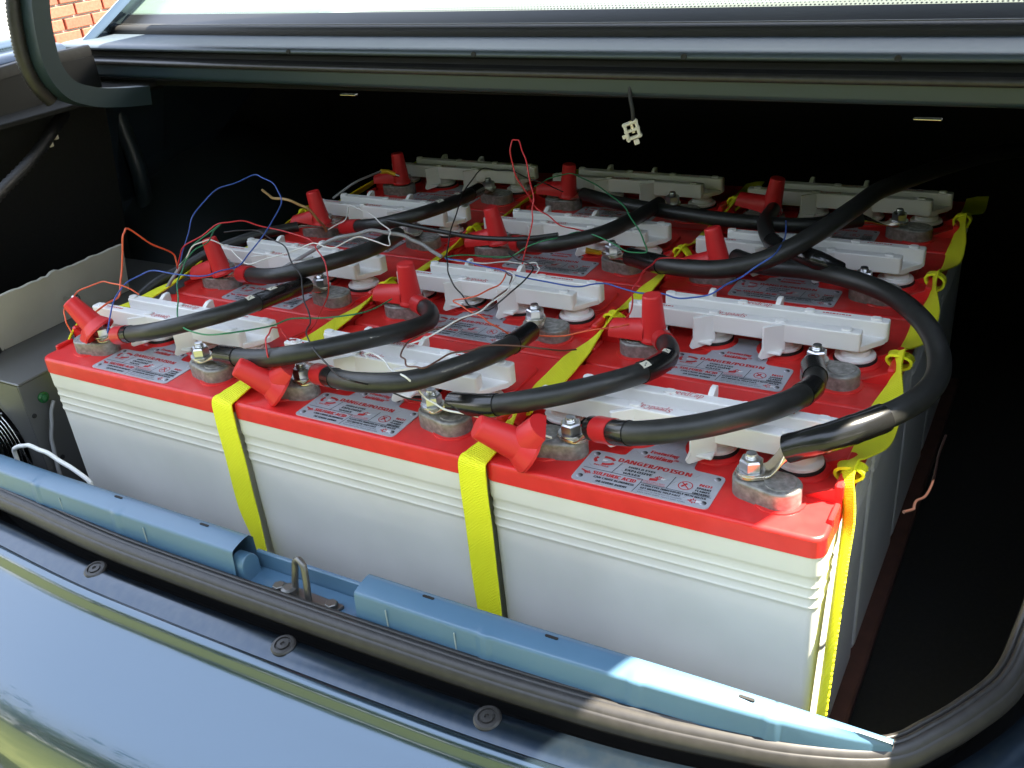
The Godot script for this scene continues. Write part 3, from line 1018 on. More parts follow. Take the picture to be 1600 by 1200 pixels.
func make_car() -> void:
	car = thing("car", "blue sedan seen from behind with its boot lid raised and the boot full of batteries", "car")
	make_edge()
	# inner sill in two pieces either side of the striker pocket
	sill_piece("boot_sill", -0.13, 0.337, false, true)
	sill_piece("boot_sill", 0.462, 0.842, false, false)
	# drain slots along the sill and pale runs of sealer down its front
	for x in [0.184, 0.291, 0.520, 0.622, 0.757]:
		var sl := begin()
		var zz := 0.0805 - (0.004 if x > 0.7 else 0.0)
		slab(sl, stadium(Vector2(x - 0.004, zz), 0.0011, Vector2(x + 0.004, zz), 0.0011, 6), 0.704, 0.7092 - (0.0026 if x > 0.7 else 0.0), 0.0)
		commit("drain_slot", sl, M.black, car)
	for p in [Vector2(0.118, 0.0962), Vector2(0.232, 0.0980), Vector2(0.492, 0.0982), Vector2(0.552, 0.0976), Vector2(0.648, 0.0925)]:
		var rn := begin()
		box(rn, Vector3(p.x, 0.693, p.y), Vector3(0.0011, 0.016, 0.0012), 0.0004)
		commit("sealer_run", rn, M.sealer, car)
	# hollow end of the left piece and the tongue inside it
	var st := begin()
	var tongue := rounded([Vector2(0.0, 0.672), Vector2(0.0, 0.690), Vector2(0.006, 0.698), Vector2(0.014, 0.6985), Vector2(0.0185, 0.692), Vector2(0.0185, 0.672)], 0.004)
	slab(st, tongue, 0.0, 0.012, 0.001, Transform3D(Basis(Vector3(0, 0, 1), Vector3(1, 0, 0), Vector3(0, 1, 0)), Vector3(0.332, 0.0, 0.0772)), true)
	commit("sill_tongue", st, M.inner, car)
	st = begin()
	box(st, Vector3(0.40, 0.664, 0.0705), Vector3(0.128, 0.052, 0.004), 0.001)
	box(st, Vector3(0.40, 0.672, 0.0860), Vector3(0.128, 0.006, 0.027), 0.001)
	commit("striker_pocket", st, M.inner, car)
	# latch striker on its plate
	st = begin()
	slab(st, rounded([Vector2(0.371, 0.083), Vector2(0.371, 0.0955), Vector2(0.436, 0.098), Vector2(0.440, 0.086)], 0.003), 0.675, 0.6775, 0.0006)
	for x in [0.3765, 0.431]:
		hexnut(st, Vector3(x, 0.6775, 0.0915), 0.0052, 0.0042, 0.2)
	lathe(st, [Vector2(0.0068, 0.6775), Vector2(0.0066, 0.683), Vector2(0.004, 0.684), Vector2(0.0, 0.684)], 14, Transform3D(Basis.IDENTITY, Vector3(0.389, 0.0, 0.0925)))
	var plate := commit("latch_striker", st, M.zinc, car)
	st = begin()
	tube(st, spl([Vector3(0.3915, 0.677, 0.0895), Vector3(0.3945, 0.698, 0.0870), Vector3(0.3965, 0.7075, 0.0860), Vector3(0.4010, 0.7105, 0.0865), Vector3(0.4065, 0.7080, 0.0885), Vector3(0.4085, 0.699, 0.0905), Vector3(0.4100, 0.677, 0.0945)], 8), 0.0028, 12)
	commit("striker_loop", st, M.zinc, plate)
	# weatherstrip round the opening
	st = begin()
	var ws: Array = [Vector2(-0.0010, -0.012), Vector2(-0.0012, -0.001), Vector2(0.0002, 0.0012), Vector2(0.0022, 0.0018), Vector2(0.0032, 0.0012), Vector2(0.0036, -0.0006), Vector2(0.0041, -0.0006), Vector2(0.0045, 0.0012), Vector2(0.0056, 0.0018), Vector2(0.0070, 0.0017), Vector2(0.0074, 0.0008), Vector2(0.0079, 0.0009), Vector2(0.0084, 0.0015), Vector2(0.0108, 0.0008), Vector2(0.0132, -0.0008), Vector2(0.0136, -0.0024), Vector2(0.0143, -0.0026), Vector2(0.0158, -0.0034), Vector2(0.0176, -0.0072), Vector2(0.0184, -0.0120), Vector2(0.0170, -0.0155), Vector2(0.010, -0.018)]
	grid(st, edge_loft(ws, ws))
	commit("weatherstrip", st, M.rubber, car)
	# gutter behind the strip
	st = begin()
	var g0: Array = [Vector2(-0.003, -0.012), Vector2(-0.0035, -0.06), Vector2(0.012, -0.050), Vector2(0.0215, -0.040), Vector2(0.0235, -0.024)]
	var g1: Array = [Vector2(-0.003, -0.012), Vector2(-0.0035, -0.06), Vector2(0.012, -0.050), Vector2(0.030, -0.040), Vector2(0.042, -0.006)]
	grid(st, edge_loft(g0, g1), true)
	commit("gutter", st, M.black, car)
	st = begin()
	var w0: Array = [Vector2(-0.0032, -0.050), Vector2(-0.001, -0.180)]
	var w1: Array = [Vector2(-0.0032, -0.050), Vector2(0.06, -0.45)]
	grid(st, edge_loft(w0, w1), true)
	commit("opening_lining", st, M.carpet, car)
	# dusty ledge between gutter and bumper skin
	st = begin()
	var d0: Array = [Vector2(0.0225, -0.0245), Vector2(0.0232, -0.0202), Vector2(0.030, -0.0199), Vector2(0.037, -0.0208), Vector2(0.0452, -0.0249)]
	var d1: Array = [Vector2(0.042, -0.006), Vector2(0.045, 0.000), Vector2(0.052, 0.004), Vector2(0.062, 0.005), Vector2(0.075, 0.006)]
	grid(st, edge_loft(d0, d1))
	commit("bumper_ledge", st, M.dusty, car)
	st = begin()
	var b0: Array = [Vector2(0.0452, -0.0262), Vector2(0.0458, -0.0247), Vector2(0.048, -0.0244), Vector2(0.0510, -0.0252), Vector2(0.0535, -0.0275), Vector2(0.0546, -0.0310), Vector2(0.0562, -0.0365), Vector2(0.0590, -0.0402), Vector2(0.0640, -0.0428), Vector2(0.0720, -0.0465), Vector2(0.0860, -0.0528), Vector2(0.1040, -0.0615), Vector2(0.1220, -0.0715), Vector2(0.1360, -0.0815), Vector2(0.1450, -0.092), Vector2(0.1510, -0.106), Vector2(0.1550, -0.14), Vector2(0.157, -0.30), Vector2(0.130, -0.45)]
	var b1: Array = [Vector2(0.0755, 0.006), Vector2(0.0760, 0.0095), Vector2(0.080, 0.014), Vector2(0.09, 0.018), Vector2(0.11, 0.018), Vector2(0.13, 0.012), Vector2(0.15, 0.0), Vector2(0.165, -0.015), Vector2(0.178, -0.04), Vector2(0.188, -0.07), Vector2(0.195, -0.10), Vector2(0.20, -0.13), Vector2(0.204, -0.16), Vector2(0.207, -0.20), Vector2(0.21, -0.26), Vector2(0.212, -0.33), Vector2(0.212, -0.43), Vector2(0.21, -0.55), Vector2(0.18, -0.75)]
	grid(st, edge_loft(b0, b1))
	commit("rear_body_skin", st, M.paint, car)
	# plastic rivets on the ledge
	for p in [Vector3(0.1905, 0.6635, 0.1275), Vector3(0.4122, 0.6635, 0.1310), Vector3(0.593, 0.6635, 0.1268), Vector3(-0.02, 0.6635, 0.112), Vector3(0.77, 0.6635, 0.1085)]:
		st = begin()
		var xf := Transform3D(Basis(Vector3.RIGHT, 0.16), p)
		lathe(st, [Vector2(0.0100, -0.001), Vector2(0.0100, 0.0010), Vector2(0.0088, 0.0022), Vector2(0.0066, 0.0026), Vector2(0.0062, 0.0014), Vector2(0.0050, 0.0014), Vector2(0.0048, 0.0028), Vector2(0.0018, 0.0030), Vector2(0.0014, 0.0018), Vector2(0.0, 0.0018)], 24, xf)
		commit("plastic_rivet", st, M.rubber, car)
	# tops of the rear wings beside the opening
	for s in [-1, 1]:
		st = begin()
		var cx: float = XC + s * 0.70 if s > 0 else -0.475
		box(st, Vector3(cx, 0.84, -0.31), Vector3(0.21, 0.47, 0.66), 0.03)
		if s > 0:
			commit("rear_wing", st, M.paint, car)
	make_cowl()
	make_boot_inside()
	make_lid()

func cowl_z(x: float) -> float:
	return -0.338 + 0.030 * (x - 0.39) - 0.03 * (x - 0.39) * (x - 0.39)

func cowl_loft(called: String, prof: Array, m: Material, crease := false, x0 := -0.36, x1 := 1.15) -> MeshInstance3D:
	var st := begin()
	var rows := []
	for i in 41:
		var x := lerpf(x0, x1, i / 40.0)
		var row := PackedVector3Array()
		for p in prof:
			row.append(Vector3(x, p.y, cowl_z(x) - p.x))
		rows.append(row)
	grid(st, rows, crease)
	return commit(called, st, m, car)

func make_cowl() -> void:
	cowl_loft("opening_flange", [Vector2(0.03, 0.972), Vector2(0.004, 0.9765), Vector2(0.0005, 0.9785), Vector2(0.0, 0.982), Vector2(0.0, 0.995)], M.hinge)
	cowl_loft("front_seal", [Vector2(0.002, 0.9925), Vector2(-0.0025, 0.9932), Vector2(-0.0042, 0.9950), Vector2(-0.0042, 0.9975), Vector2(-0.0028, 0.9992), Vector2(0.002, 1.0002), Vector2(0.008, 0.9990)], M.rubber)
	cowl_loft("front_gutter", [Vector2(0.006, 0.999), Vector2(0.020, 1.000), Vector2(0.022, 1.005), Vector2(0.016, 1.0095)], M.black, true)
	cowl_loft("window_ledge", [Vector2(0.018, 1.0080), Vector2(0.0100, 1.0090), Vector2(0.0072, 1.0105), Vector2(0.0076, 1.0128), Vector2(0.0100, 1.0149), Vector2(0.0140, 1.0163), Vector2(0.0200, 1.0170), Vector2(0.045, 1.0172), Vector2(0.088, 1.0175)], M.ledge)
	cowl_loft("window_moulding", [Vector2(0.0800, 1.0165), Vector2(0.0800, 1.0215), Vector2(0.0815, 1.0255), Vector2(0.0850, 1.0274), Vector2(0.0900, 1.0280), Vector2(0.0945, 1.0270), Vector2(0.0960, 1.024)], M.gasket)
	var bead := begin()
	var bp := []
	for i in 21:
		var x := lerpf(-0.33, 1.12, i / 20.0)
		bp.append(Vector3(x, 1.0279, cowl_z(x) - 0.0925))
	tube(bead, spl(bp, 3), 0.0011, 8)
	commit("moulding_bead", bead, M.zinc, car)
	# drilled dimples along the ledge
	for x in [0.335, 0.560, 0.742, 0.08]:
		var st := begin()
		lathe(st, [Vector2(0.0030, 0.0), Vector2(0.0026, 0.0006), Vector2(0.0, 0.0003)], 12, Transform3D(Basis(Vector3.RIGHT, 1.35), Vector3(x, 1.0124, cowl_z(x) - 0.0072)))
		commit("drain_plug", st, M.black, car)
	# rear window: glass, black ceramic border and its row of dots
	var prof := [Vector2(0.0925, 1.0266)]
	for k in range(1, 7):
		prof.append(Vector2(0.0925 + 0.11 * k, 1.0266 + 0.066 * k + 0.0006 * k * k))
	var glass := cowl_loft("rear_window", prof, M.glass, false, -0.33, 1.12)
	var st := begin()
	var rows := []
	for i in 41:
		var x := lerpf(-0.325, 1.115, i / 40.0)
		rows.append(PackedVector3Array([Vector3(x, 1.0284, cowl_z(x) - 0.0925), Vector3(x, 1.0284 + 0.0105, cowl_z(x) - 0.0925 - 0.0174)]))
	grid(st, rows)
	for i in 360:
		var x := -0.32 + i * 0.004
		for k in 3:
			var o := 0.0186 + k * 0.0030
			var xx := x + (0.002 if k % 2 == 1 else 0.0)
			var rr := 0.0013 - 0.00035 * k
			var c := Vector3(xx, 1.0286 + o * 0.603, cowl_z(xx) - 0.0925 - o)
			var u := Vector3(rr, 0, 0)
			var v := Vector3(0, 0.515, -0.857) * rr
			flat_quad(st, c - u, c - v, c + u, c + v, Vector3(xx, 0.5, -0.8))
	commit("ceramic_border", st, M.frit, glass)
	# window surrounds rising to the roof, the roof edge and the parcel shelf under the glass
	for s in [-1, 1]:
		st = begin()
		var rr := []
		for k in 7:
			var u := k / 6.0
			var xe: float = XC + s * lerpf(0.725, 0.56, u)
			var y := lerpf(1.012, 1.46, u)
			var z := lerpf(-0.405, -1.09, u)
			rr.append(PackedVector3Array([Vector3(xe - s * 0.006, y - 0.006, z), Vector3(xe, y + 0.004, z), Vector3(xe + s * 0.005, y + 0.003, z), Vector3(xe + s * 0.009, y - 0.01, z), Vector3(xe + s * 0.018, y - 0.10, z), Vector3(xe + s * 0.05, y - 0.30, z - 0.02)]))
		grid(st, rr)
		commit("window_pillar", st, M.paint, car)
	st = begin()
	box(st, Vector3(XC, 1.46, -1.75), Vector3(1.25, 0.04, 1.3), 0.02)
	commit("roof", st, M.paint, car)
	st = begin()
	box(st, Vector3(XC, 0.975, -0.78), Vector3(1.5, 0.012, 0.70), 0.003)
	commit("parcel_shelf", st, M.shelf, car)
	st = begin()
	box(st, Vector3(XC - 0.36, 1.15, -1.20), Vector3(0.55, 0.36, 0.10), 0.03)
	box(st, Vector3(XC + 0.36, 1.15, -1.20), Vector3(0.55, 0.36, 0.10), 0.03)
	commit("rear_seat", st, M.seat, car)

func make_boot_inside() -> void:
	var st := begin()
	box(st, Vector3(XC, 0.502, -0.47), Vector3(1.66, 0.02, 1.06), 0.002)
	commit("boot_floor", st, M.carpet, car)
	st = begin()
	box(st, Vector3(XC, 0.74, -0.985), Vector3(1.66, 0.46, 0.02), 0.002)
	box(st, Vector3(-0.42, 0.74, -0.46), Vector3(0.02, 0.46, 1.04), 0.002)
	box(st, Vector3(1.20, 0.74, -0.46), Vector3(0.02, 0.46, 1.04), 0.002)
	box(st, Vector3(XC, 0.585, 0.058), Vector3(1.1, 0.15, 0.012), 0.002)
	box(st, Vector3(XC, 0.966, -0.70), Vector3(1.62, 0.006, 0.62), 0.001)
	commit("boot_liner", st, M.carpet, car)
	# side trims close the space between opening and body side
	for s in [-1, 1]:
		st = begin()
		box(st, Vector3(XC + s * 0.70, 0.965, -0.30), Vector3(0.24, 0.006, 0.42), 0.001)
		commit("side_trim", st, M.carpet, car)
	# wheel housing and braces on the left, housing on the right
	for s in [-1, 1]:
		st = begin()
		var rows := []
		for i in 13:
			var u := PI * i / 12.0
			var row := PackedVector3Array()
			for j in 7:
				var v := PI / 2 * j / 6.0
				row.append(Vector3(XC + s * (0.82 - 0.24 * sin(v)), 0.51 + 0.34 * sin(u) * cos(v * 0.8), -0.62 - 0.30 * cos(u)))
			rows.append(row)
		grid(st, rows)
		commit("wheel_housing", st, M.darkmetal, car)
	st = begin()
	tube(st, spl([Vector3(-0.2900, 0.9656, -0.2516), Vector3(-0.2900, 0.9294, -0.2512), Vector3(-0.2900, 0.9008, -0.2501), Vector3(-0.2900, 0.8745, -0.2539), Vector3(-0.2900, 0.8346, -0.2571), Vector3(-0.2900, 0.7724, -0.2549)], 6), 0.012, 12)
	commit("inner_brace", st, M.brace, car)
	st = begin()
	tube(st, spl([Vector3(-0.3615, 0.9411, -0.4500), Vector3(-0.3574, 0.8901, -0.4500), Vector3(-0.3493, 0.8475, -0.4500), Vector3(-0.3472, 0.8134, -0.4500), Vector3(-0.3545, 0.7575, -0.4500), Vector3(-0.3711, 0.6715, -0.4500)], 6), 0.012, 12)
	commit("inner_brace", st, M.brace, car)
	# ribbed conduit with pale clips on the left
	st = begin()
	var cp := spl([Vector3(-0.135, 0.905, -0.085), Vector3(-0.19, 0.925, -0.19), Vector3(-0.24, 0.945, -0.27), Vector3(-0.31, 0.955, -0.36)], 22)
	var rr := PackedFloat32Array()
	for i in cp.size():
		rr.append(1.0 if i % 2 == 0 else 0.8)
	tube(st, cp, 0.0075, 12, true, rr)
	var con := commit("wiring_conduit", st, M.gasket, car)
	st = begin()
	for k in 2:
		box(st, Vector3(-0.222 - 0.012 * k, 0.930 + 0.004 * k, -0.235 - 0.018 * k), Vector3(0.006, 0.018, 0.006), 0.001)
	commit("clip", st, M.sticker, con)
	# bright edges of two metal brackets under the shelf
	for p in [Vector3(0.1473, 0.9632, -0.37), Vector3(0.7692, 0.9648, -0.34)]:
		st = begin()
		box(st, p, Vector3(0.022, 0.0016, 0.006), 0.0006, Transform3D.IDENTITY)
		commit("shelf_bracket", st, M.tin, car)

func make_lid() -> void:
	var prof := [Vector2(-0.455, 1.105), Vector2(-0.40, 1.125), Vector2(-0.30, 1.19), Vector2(-0.225, 1.282), Vector2(-0.205, 1.311), Vector2(-0.185, 1.342), Vector2(-0.165, 1.372), Vector2(-0.146, 1.401), Vector2(-0.05, 1.547), Vector2(0.04, 1.685), Vector2(0.075, 1.71), Vector2(0.115, 1.70), Vector2(0.175, 1.64), Vector2(0.225, 1.575), Vector2(0.265, 1.51)]
	var st := begin()
	var outer := []
	for i in 13:
		var u := i / 12.0
		var row := PackedVector3Array()
		for pass_ in 2:
			for k in prof.size():
				var kk: int = k if pass_ == 0 else prof.size() - 1 - k
				var p: Vector2 = prof[kk]
				var xr := 0.996 + 0.069 * (1.0 - smoothstep(-0.225, -0.165, p.x))
				var hw := 0.5 * (xr + 0.215)
				var cx := xr - hw
				var off := 0.0 if pass_ == 0 else 0.028
				row.append(Vector3(cx + (u * 2 - 1) * hw, p.y + off * 0.55, p.x - off * 0.83))
		outer.append(row)
	grid(st, outer, true, true)
	commit("boot_lid", st, M.paint, car)
	for s in [-1, 1]:
		st = begin()
		var x: float = XC + s * 0.53
		var pts := spl([Vector3(x, 1.20, -0.285), Vector3(x, 1.118, -0.225), Vector3(x, 1.094, -0.2125), Vector3(x, 1.056, -0.2045), Vector3(x, 1.022, -0.2040), Vector3(x, 0.997, -0.2170), Vector3(x, 0.9822, -0.2440), Vector3(x, 0.9725, -0.283), Vector3(x, 0.966, -0.325)], 6)
		var fr := frames(pts)
		var rows := []
		for i in pts.size():
			var nrm := Vector3.RIGHT.cross(fr[i][0]).normalized()
			var row := PackedVector3Array()
			for q in [Vector2(-0.013, -0.011), Vector2(0.013, -0.011), Vector2(0.013, 0.011), Vector2(-0.013, 0.011)]:
				row.append(pts[i] + Vector3.RIGHT * q.x + nrm * q.y)
			rows.append(row)
		grid(st, rows, true, true)
		var hg := commit("lid_hinge", st, M.hinge, car)
		st = begin()
		var off := []
		for i in range(0, pts.size() - 16, 3):
			off.append(pts[i] + Vector3(-0.012, 0, 0) + Vector3.RIGHT.cross(fr[i][0]).normalized() * -0.016)
		var op := spl(off, 10)
		var rr := PackedFloat32Array()
		for i in op.size():
			rr.append(1.0 if i % 2 == 0 else 0.86)
		tube(st, op, 0.0085, 12, true, rr)
		commit("ribbed_hose", st, M.rubber, hg)

# ---------------------------------------------------------------- surroundings
func make_surroundings() -> void:
	var st := begin()
	flat_quad(st, Vector3(-220, 0, -220), Vector3(220, 0, -220), Vector3(220, 0, 220), Vector3(-220, 0, 220), Vector3(0, -5, 0))
	var g := commit("ground", st, M.grass)
	tag(g, "green lawn around the parked car", "lawn", "", "structure")
	st = begin()
	flat_quad(st, Vector3(-1.6, 0.004, -9), Vector3(2.6, 0.004, -9), Vector3(2.6, 0.004, 0.45), Vector3(-1.6, 0.004, 0.45), Vector3(0, -5, 0))
	var d := commit("driveway", st, M.concrete)
	tag(d, "pale concrete driveway under the car", "driveway", "", "structure")
	# brick house side: each brick laid on a mortar core, a white board fixed over its near end
	var wall := thing("brick_wall", "sunlit red brick house wall with a white board, behind the car at upper left", "wall", Vector3(-4.7, 0, 0))
	st = begin()
	box(st, Vector3(-0.06, 1.4, -6.0), Vector3(0.10, 2.8, 8.0), 0.004)
	commit("mortar", st, M.mortar, wall)
	var variants := []
	for k in 4:
		var s := begin()
		box(s, Vector3.ZERO, Vector3(0.034, 0.062, 0.196 - 0.003 * (k % 2)), 0.003)
		variants.append(s.commit())
	for row in 20:
		for i in 13:
			var b := MeshInstance3D.new()
			b.name = "brick"
			var k := rng.randi() % 4
			b.mesh = variants[k]
			b.material_override = M.brick[rng.randi() % 4]
			b.position = Vector3(rng.randf_range(-0.003, 0.002), 0.04 + row * 0.075, -2.35 - i * 0.209 - (0.104 if row % 2 == 1 else 0.0))
			wall.add_child(b, true)
	st = begin()
	box(st, Vector3(0.05, 1.25, -2.66), Vector3(0.035, 1.40, 1.50), 0.006)
	box(st, Vector3(0.075, 0.56, -2.66), Vector3(0.07, 0.05, 1.56), 0.006)
	commit("white_board", st, M.whitepaint, wall)
	# trees and a hedge behind the camera, mirrored in the paint
	var spots := [[Vector3(-8.5, 0, 8.0), 1.0, "leafy tree nearest the lawn, left behind the car"], [Vector3(-12.0, 0, 1.5), 0.65, "tree farthest to the left, past the brick house"], [Vector3(-3.0, 0, 10.0), 1.15, "tree behind the car, just left of its middle"], [Vector3(2.5, 0, 11.0), 1.25, "tree straight behind the car across the driveway"], [Vector3(7.5, 0, 8.5), 1.2, "tree behind the car on the right"], [Vector3(10.5, 0, 3.0), 1.1, "tree farthest to the right of the car"], [Vector3(-9.5, 0, 12.5), 1.0, "big tree at the back left, second line"], [Vector3(5.5, 0, 14.0), 1.4, "big tree at the back right, second line"], [Vector3(-0.5, 0, 14.5), 1.4, "big tree at the back middle, second line"]]
	var first := tree(spots[0][2], spots[0][0], 5.2, 2.9, 11)
	for k in range(1, spots.size()):
		var d2 := first.duplicate()
		d2.name = numbered("tree")
		add_child(d2)
		d2.position = spots[k][0]
		d2.rotation.y = k * 1.3
		d2.scale = Vector3.ONE * (spots[k][1] * 1.3)
		d2.set_meta("label", spots[k][2])

func tree(label: String, at: Vector3, h: float, rad: float, sd: int) -> Node3D:
	var t := thing("tree", label, "tree", at, "trees behind the car")
	var r := RandomNumberGenerator.new()
	r.seed = sd
	var st := begin()
	tube(st, spl([Vector3(0, 0, 0), Vector3(0.05, h * 0.3, 0.03), Vector3(-0.05, h * 0.55, 0.0), Vector3(0.02, h * 0.85, 0.05)], 5), 0.16, 9, true, PackedFloat32Array([1.2, 1.1, 1.0, 0.95, 0.9, 0.88, 0.85, 0.8, 0.75, 0.7, 0.65, 0.6, 0.5, 0.4, 0.3, 0.2]))
	for k in 7:
		var a := TAU * k / 7.0 + r.randf()
		tube(st, spl([Vector3(0, h * 0.4 + k * 0.12, 0), Vector3(cos(a) * rad * 0.4, h * 0.55 + k * 0.13, sin(a) * rad * 0.4), Vector3(cos(a) * rad * 0.7, h * 0.7 + k * 0.1, sin(a) * rad * 0.7)], 4), 0.05, 6)
	commit("trunk", st, M.bark, t)
	st = begin()
	var clumps := []
	for k in 38:
		var v := Vector3(r.randfn(), r.randfn(), r.randfn()).normalized() * rad * pow(r.randf(), 0.45)
		clumps.append(Vector3(v.x, h * 0.55 + v.y * 0.85, v.z))
	for c in clumps:
		var cr := rad * r.randf_range(0.22, 0.38)
		for k in 110:
			var p: Vector3 = c + Vector3(r.randfn(), r.randfn(), r.randfn()) * cr * 0.5
			var a := Vector3(r.randfn(), r.randfn() * 0.6, r.randfn()).normalized() * 0.12
			var b := Vector3(r.randfn(), r.randfn() * 0.6, r.randfn()).normalized() * 0.08
			var n := a.cross(b).normalized()
			tri(st, p - a, p + b, p + a, n, n, n)
			tri(st, p - a, p + a, p - b, n, n, n)
	commit("crown", st, M.leaf, t)
	return t

func make_charger() -> void:
	var t := thing("battery_charger", "grey metal charger box with round fan grille and green lamp, left of the batteries", "charger", Vector3(-0.04, 0.515, 0.010))
	var st := begin()
	# open-fronted case: sides, top and a fan panel with a round hole
	box(st, Vector3(-0.1205, 0.2290, -0.16), Vector3(0.243, 0.003, 0.32), 0.001)
	box(st, Vector3(-0.0010, 0.1130, -0.16), Vector3(0.002, 0.229, 0.32), 0.0005)
	box(st, Vector3(-0.2405, 0.1130, -0.16), Vector3(0.002, 0.229, 0.32), 0.0005)
	var fc := Vector2(-0.088, 0.142)
	var rows := []
	for k in 49:
		var a := TAU * k / 48.0
		var dir := Vector2(cos(a), sin(a))
		var m := minf((0.118 if dir.x > 0 else 0.0) / 1.0 if false else 1e9, 1e9)
		if absf(dir.x) > 1e-4:
			m = minf(m, ((-0.002 - fc.x) if dir.x > 0 else (fc.x + 0.240)) / absf(dir.x))
		if absf(dir.y) > 1e-4:
			m = minf(m, ((0.2275 - fc.y) if dir.y > 0 else fc.y) / absf(dir.y))
		var i := fc + dir * 0.064
		var o := fc + dir * m
		rows.append(PackedVector3Array([Vector3(i.x, i.y, -0.006), Vector3(i.x, i.y, 0.0), Vector3(o.x, o.y, 0.0)]))
	grid(st, rows, true)
	commit("case", st, M.greymetal, t)
	st = begin()
	box(st, Vector3(fc.x, fc.y, -0.030), Vector3(0.15, 0.15, 0.004), 0.001)
	for k in 7:
		var a := TAU * k / 7.0
		var b := Basis(Vector3(0, 0, 1), a) * Basis(Vector3(1, 0, 0), 0.5)
		box(st, Vector3(0.036, 0, 0), Vector3(0.046, 0.026, 0.002), 0.0005, Transform3D(b, Vector3(fc.x, fc.y, -0.018)))
	lathe(st, [Vector2(0.020, 0.0), Vector2(0.020, 0.014), Vector2(0.0, 0.015)], 20, Transform3D(Basis(Vector3.RIGHT, PI / 2), Vector3(fc.x, fc.y, -0.024)))
	commit("fan", st, M.gasket, t)
	st = begin()
	for k in 7:
		var rr := 0.016 + k * 0.0078
		var ring := PackedVector3Array()
		for j in 41:
			var a := TAU * j / 40.0
			ring.append(Vector3(fc.x + cos(a) * rr, fc.y + sin(a) * rr, 0.005))
		tube(st, ring, 0.0010, 6, false)
	for k in 4:
		var a := TAU * k / 4.0 + PI / 4
		tube(st, PackedVector3Array([Vector3(fc.x, fc.y, 0.0068) + Vector3(cos(a), sin(a), 0) * 0.012, Vector3(fc.x, fc.y, 0.0068) + Vector3(cos(a), sin(a), 0) * 0.071]), 0.0011, 6)
	commit("fan_grille", st, M.chrome, t)
	st = begin()
	lathe(st, [Vector2(0.0062, 0.0), Vector2(0.0062, 0.002), Vector2(0.0045, 0.003), Vector2(0.0038, 0.0052), Vector2(0.0, 0.0065)], 16, Transform3D(Basis(Vector3(0, 0, 1), -PI / 2), Vector3(0.0, 0.2045, -0.022)))
	var lm := mat(lin(0.015, 0.10, 0.03), 0.2)
	commit("indicator_lamp", st, lm, t)
	st = begin()
	for p in [Vector3(0, 0.19, -0.006), Vector3(0, 0.13, -0.02)]:
		lathe(st, [Vector2(0.0028, 0.0), Vector2(0.0024, 0.0012), Vector2(0.0, 0.0015)], 12, Transform3D(Basis(Vector3(0, 0, 1), -PI / 2), p))
	commit("screw", st, M.gasket, t)
	# torn beige panel standing on the box
	st = begin()
	var top := []
	var r := RandomNumberGenerator.new()
	r.seed = 9
	for k in 41:
		var z := lerpf(0.02, -0.222, k / 40.0)
		top.append(Vector2(z, 0.809 + (r.randf() - 0.5) * 0.0016 + (0.003 if k > 22 and k < 25 else 0.0)))
	var rws := []
	for k in 41:
		var q: Vector2 = top[k]
		rws.append(PackedVector3Array([Vector3(-0.1350, 0.746, q.x), Vector3(-0.1225, q.y, q.x), Vector3(-0.1265, q.y + 0.0005, q.x), Vector3(-0.1400, 0.746, q.x)]))
	grid(st, rws, true, true)
	flat_quad(st, rws[40][0], rws[40][1], rws[40][2], rws[40][3], Vector3(-0.12, 0.75, 0))
	var pn := commit("beige_panel", st, M.beige)
	tag(pn, "torn-edged beige panel standing on the grey charger box", "panel")
	st = begin()
	lathe(st, [Vector2(0.0, -0.0065), Vector2(0.004, -0.0052), Vector2(0.0062, -0.002), Vector2(0.0062, 0.002), Vector2(0.004, 0.0052), Vector2(0.0, 0.0065)], 16, Transform3D(Basis.IDENTITY, Vector3(-0.108, 0.777, -0.128)))
	tube(st, PackedVector3Array([Vector3(-0.108, 0.775, -0.128), Vector3(-0.127, 0.774, -0.128)]), 0.003, 10)
	var kn := commit("ball_knob", st, M.chrome)
	tag(kn, "shiny dark ball knob on the beige panel", "knob")

func make_connector() -> void:
	var t := thing("wiring_plug", "small white plug hanging on a black lead from the window ledge", "plug", Vector3(0.513, 0.947, -0.330))
	var st := begin()
	var b := Basis(Vector3(0, 0, 1), 0.3) * Basis(Vector3.UP, 0.4)
	for o in [Vector3(-0.0055, 0, 0), Vector3(0.0055, 0.001, 0)]:
		box(st, o, Vector3(0.0028, 0.017, 0.010), 0.0006, Transform3D(b, Vector3.ZERO))
	for y in [-0.006, 0.001, 0.0075]:
		box(st, Vector3(0, y, 0.0), Vector3(0.015, 0.0026, 0.010), 0.0006, Transform3D(b, Vector3.ZERO))
	box(st, Vector3(0.001, -0.0105, 0.002), Vector3(0.005, 0.005, 0.004), 0.0006, Transform3D(b, Vector3.ZERO))
	box(st, Vector3(-0.0085, -0.003, 0), Vector3(0.004, 0.0035, 0.004), 0.0006, Transform3D(b, Vector3.ZERO))
	commit("housing", st, M.sticker, t)
	st = begin()
	tube(st, spl([Vector3(0.001, 0.006, 0), Vector3(0.001, 0.018, 0), Vector3(-0.003, 0.032, -0.004), Vector3(-0.004, 0.048, -0.010)], 6), 0.0020, 8)
	commit("lead", st, M.gasket, t)
	st = begin()
	box(st, Vector3(0.001, 0.004, 0.003), Vector3(0.003, 0.012, 0.003), 0.0005, Transform3D(b, Vector3.ZERO))
	commit("pin", st, M.tin, t)

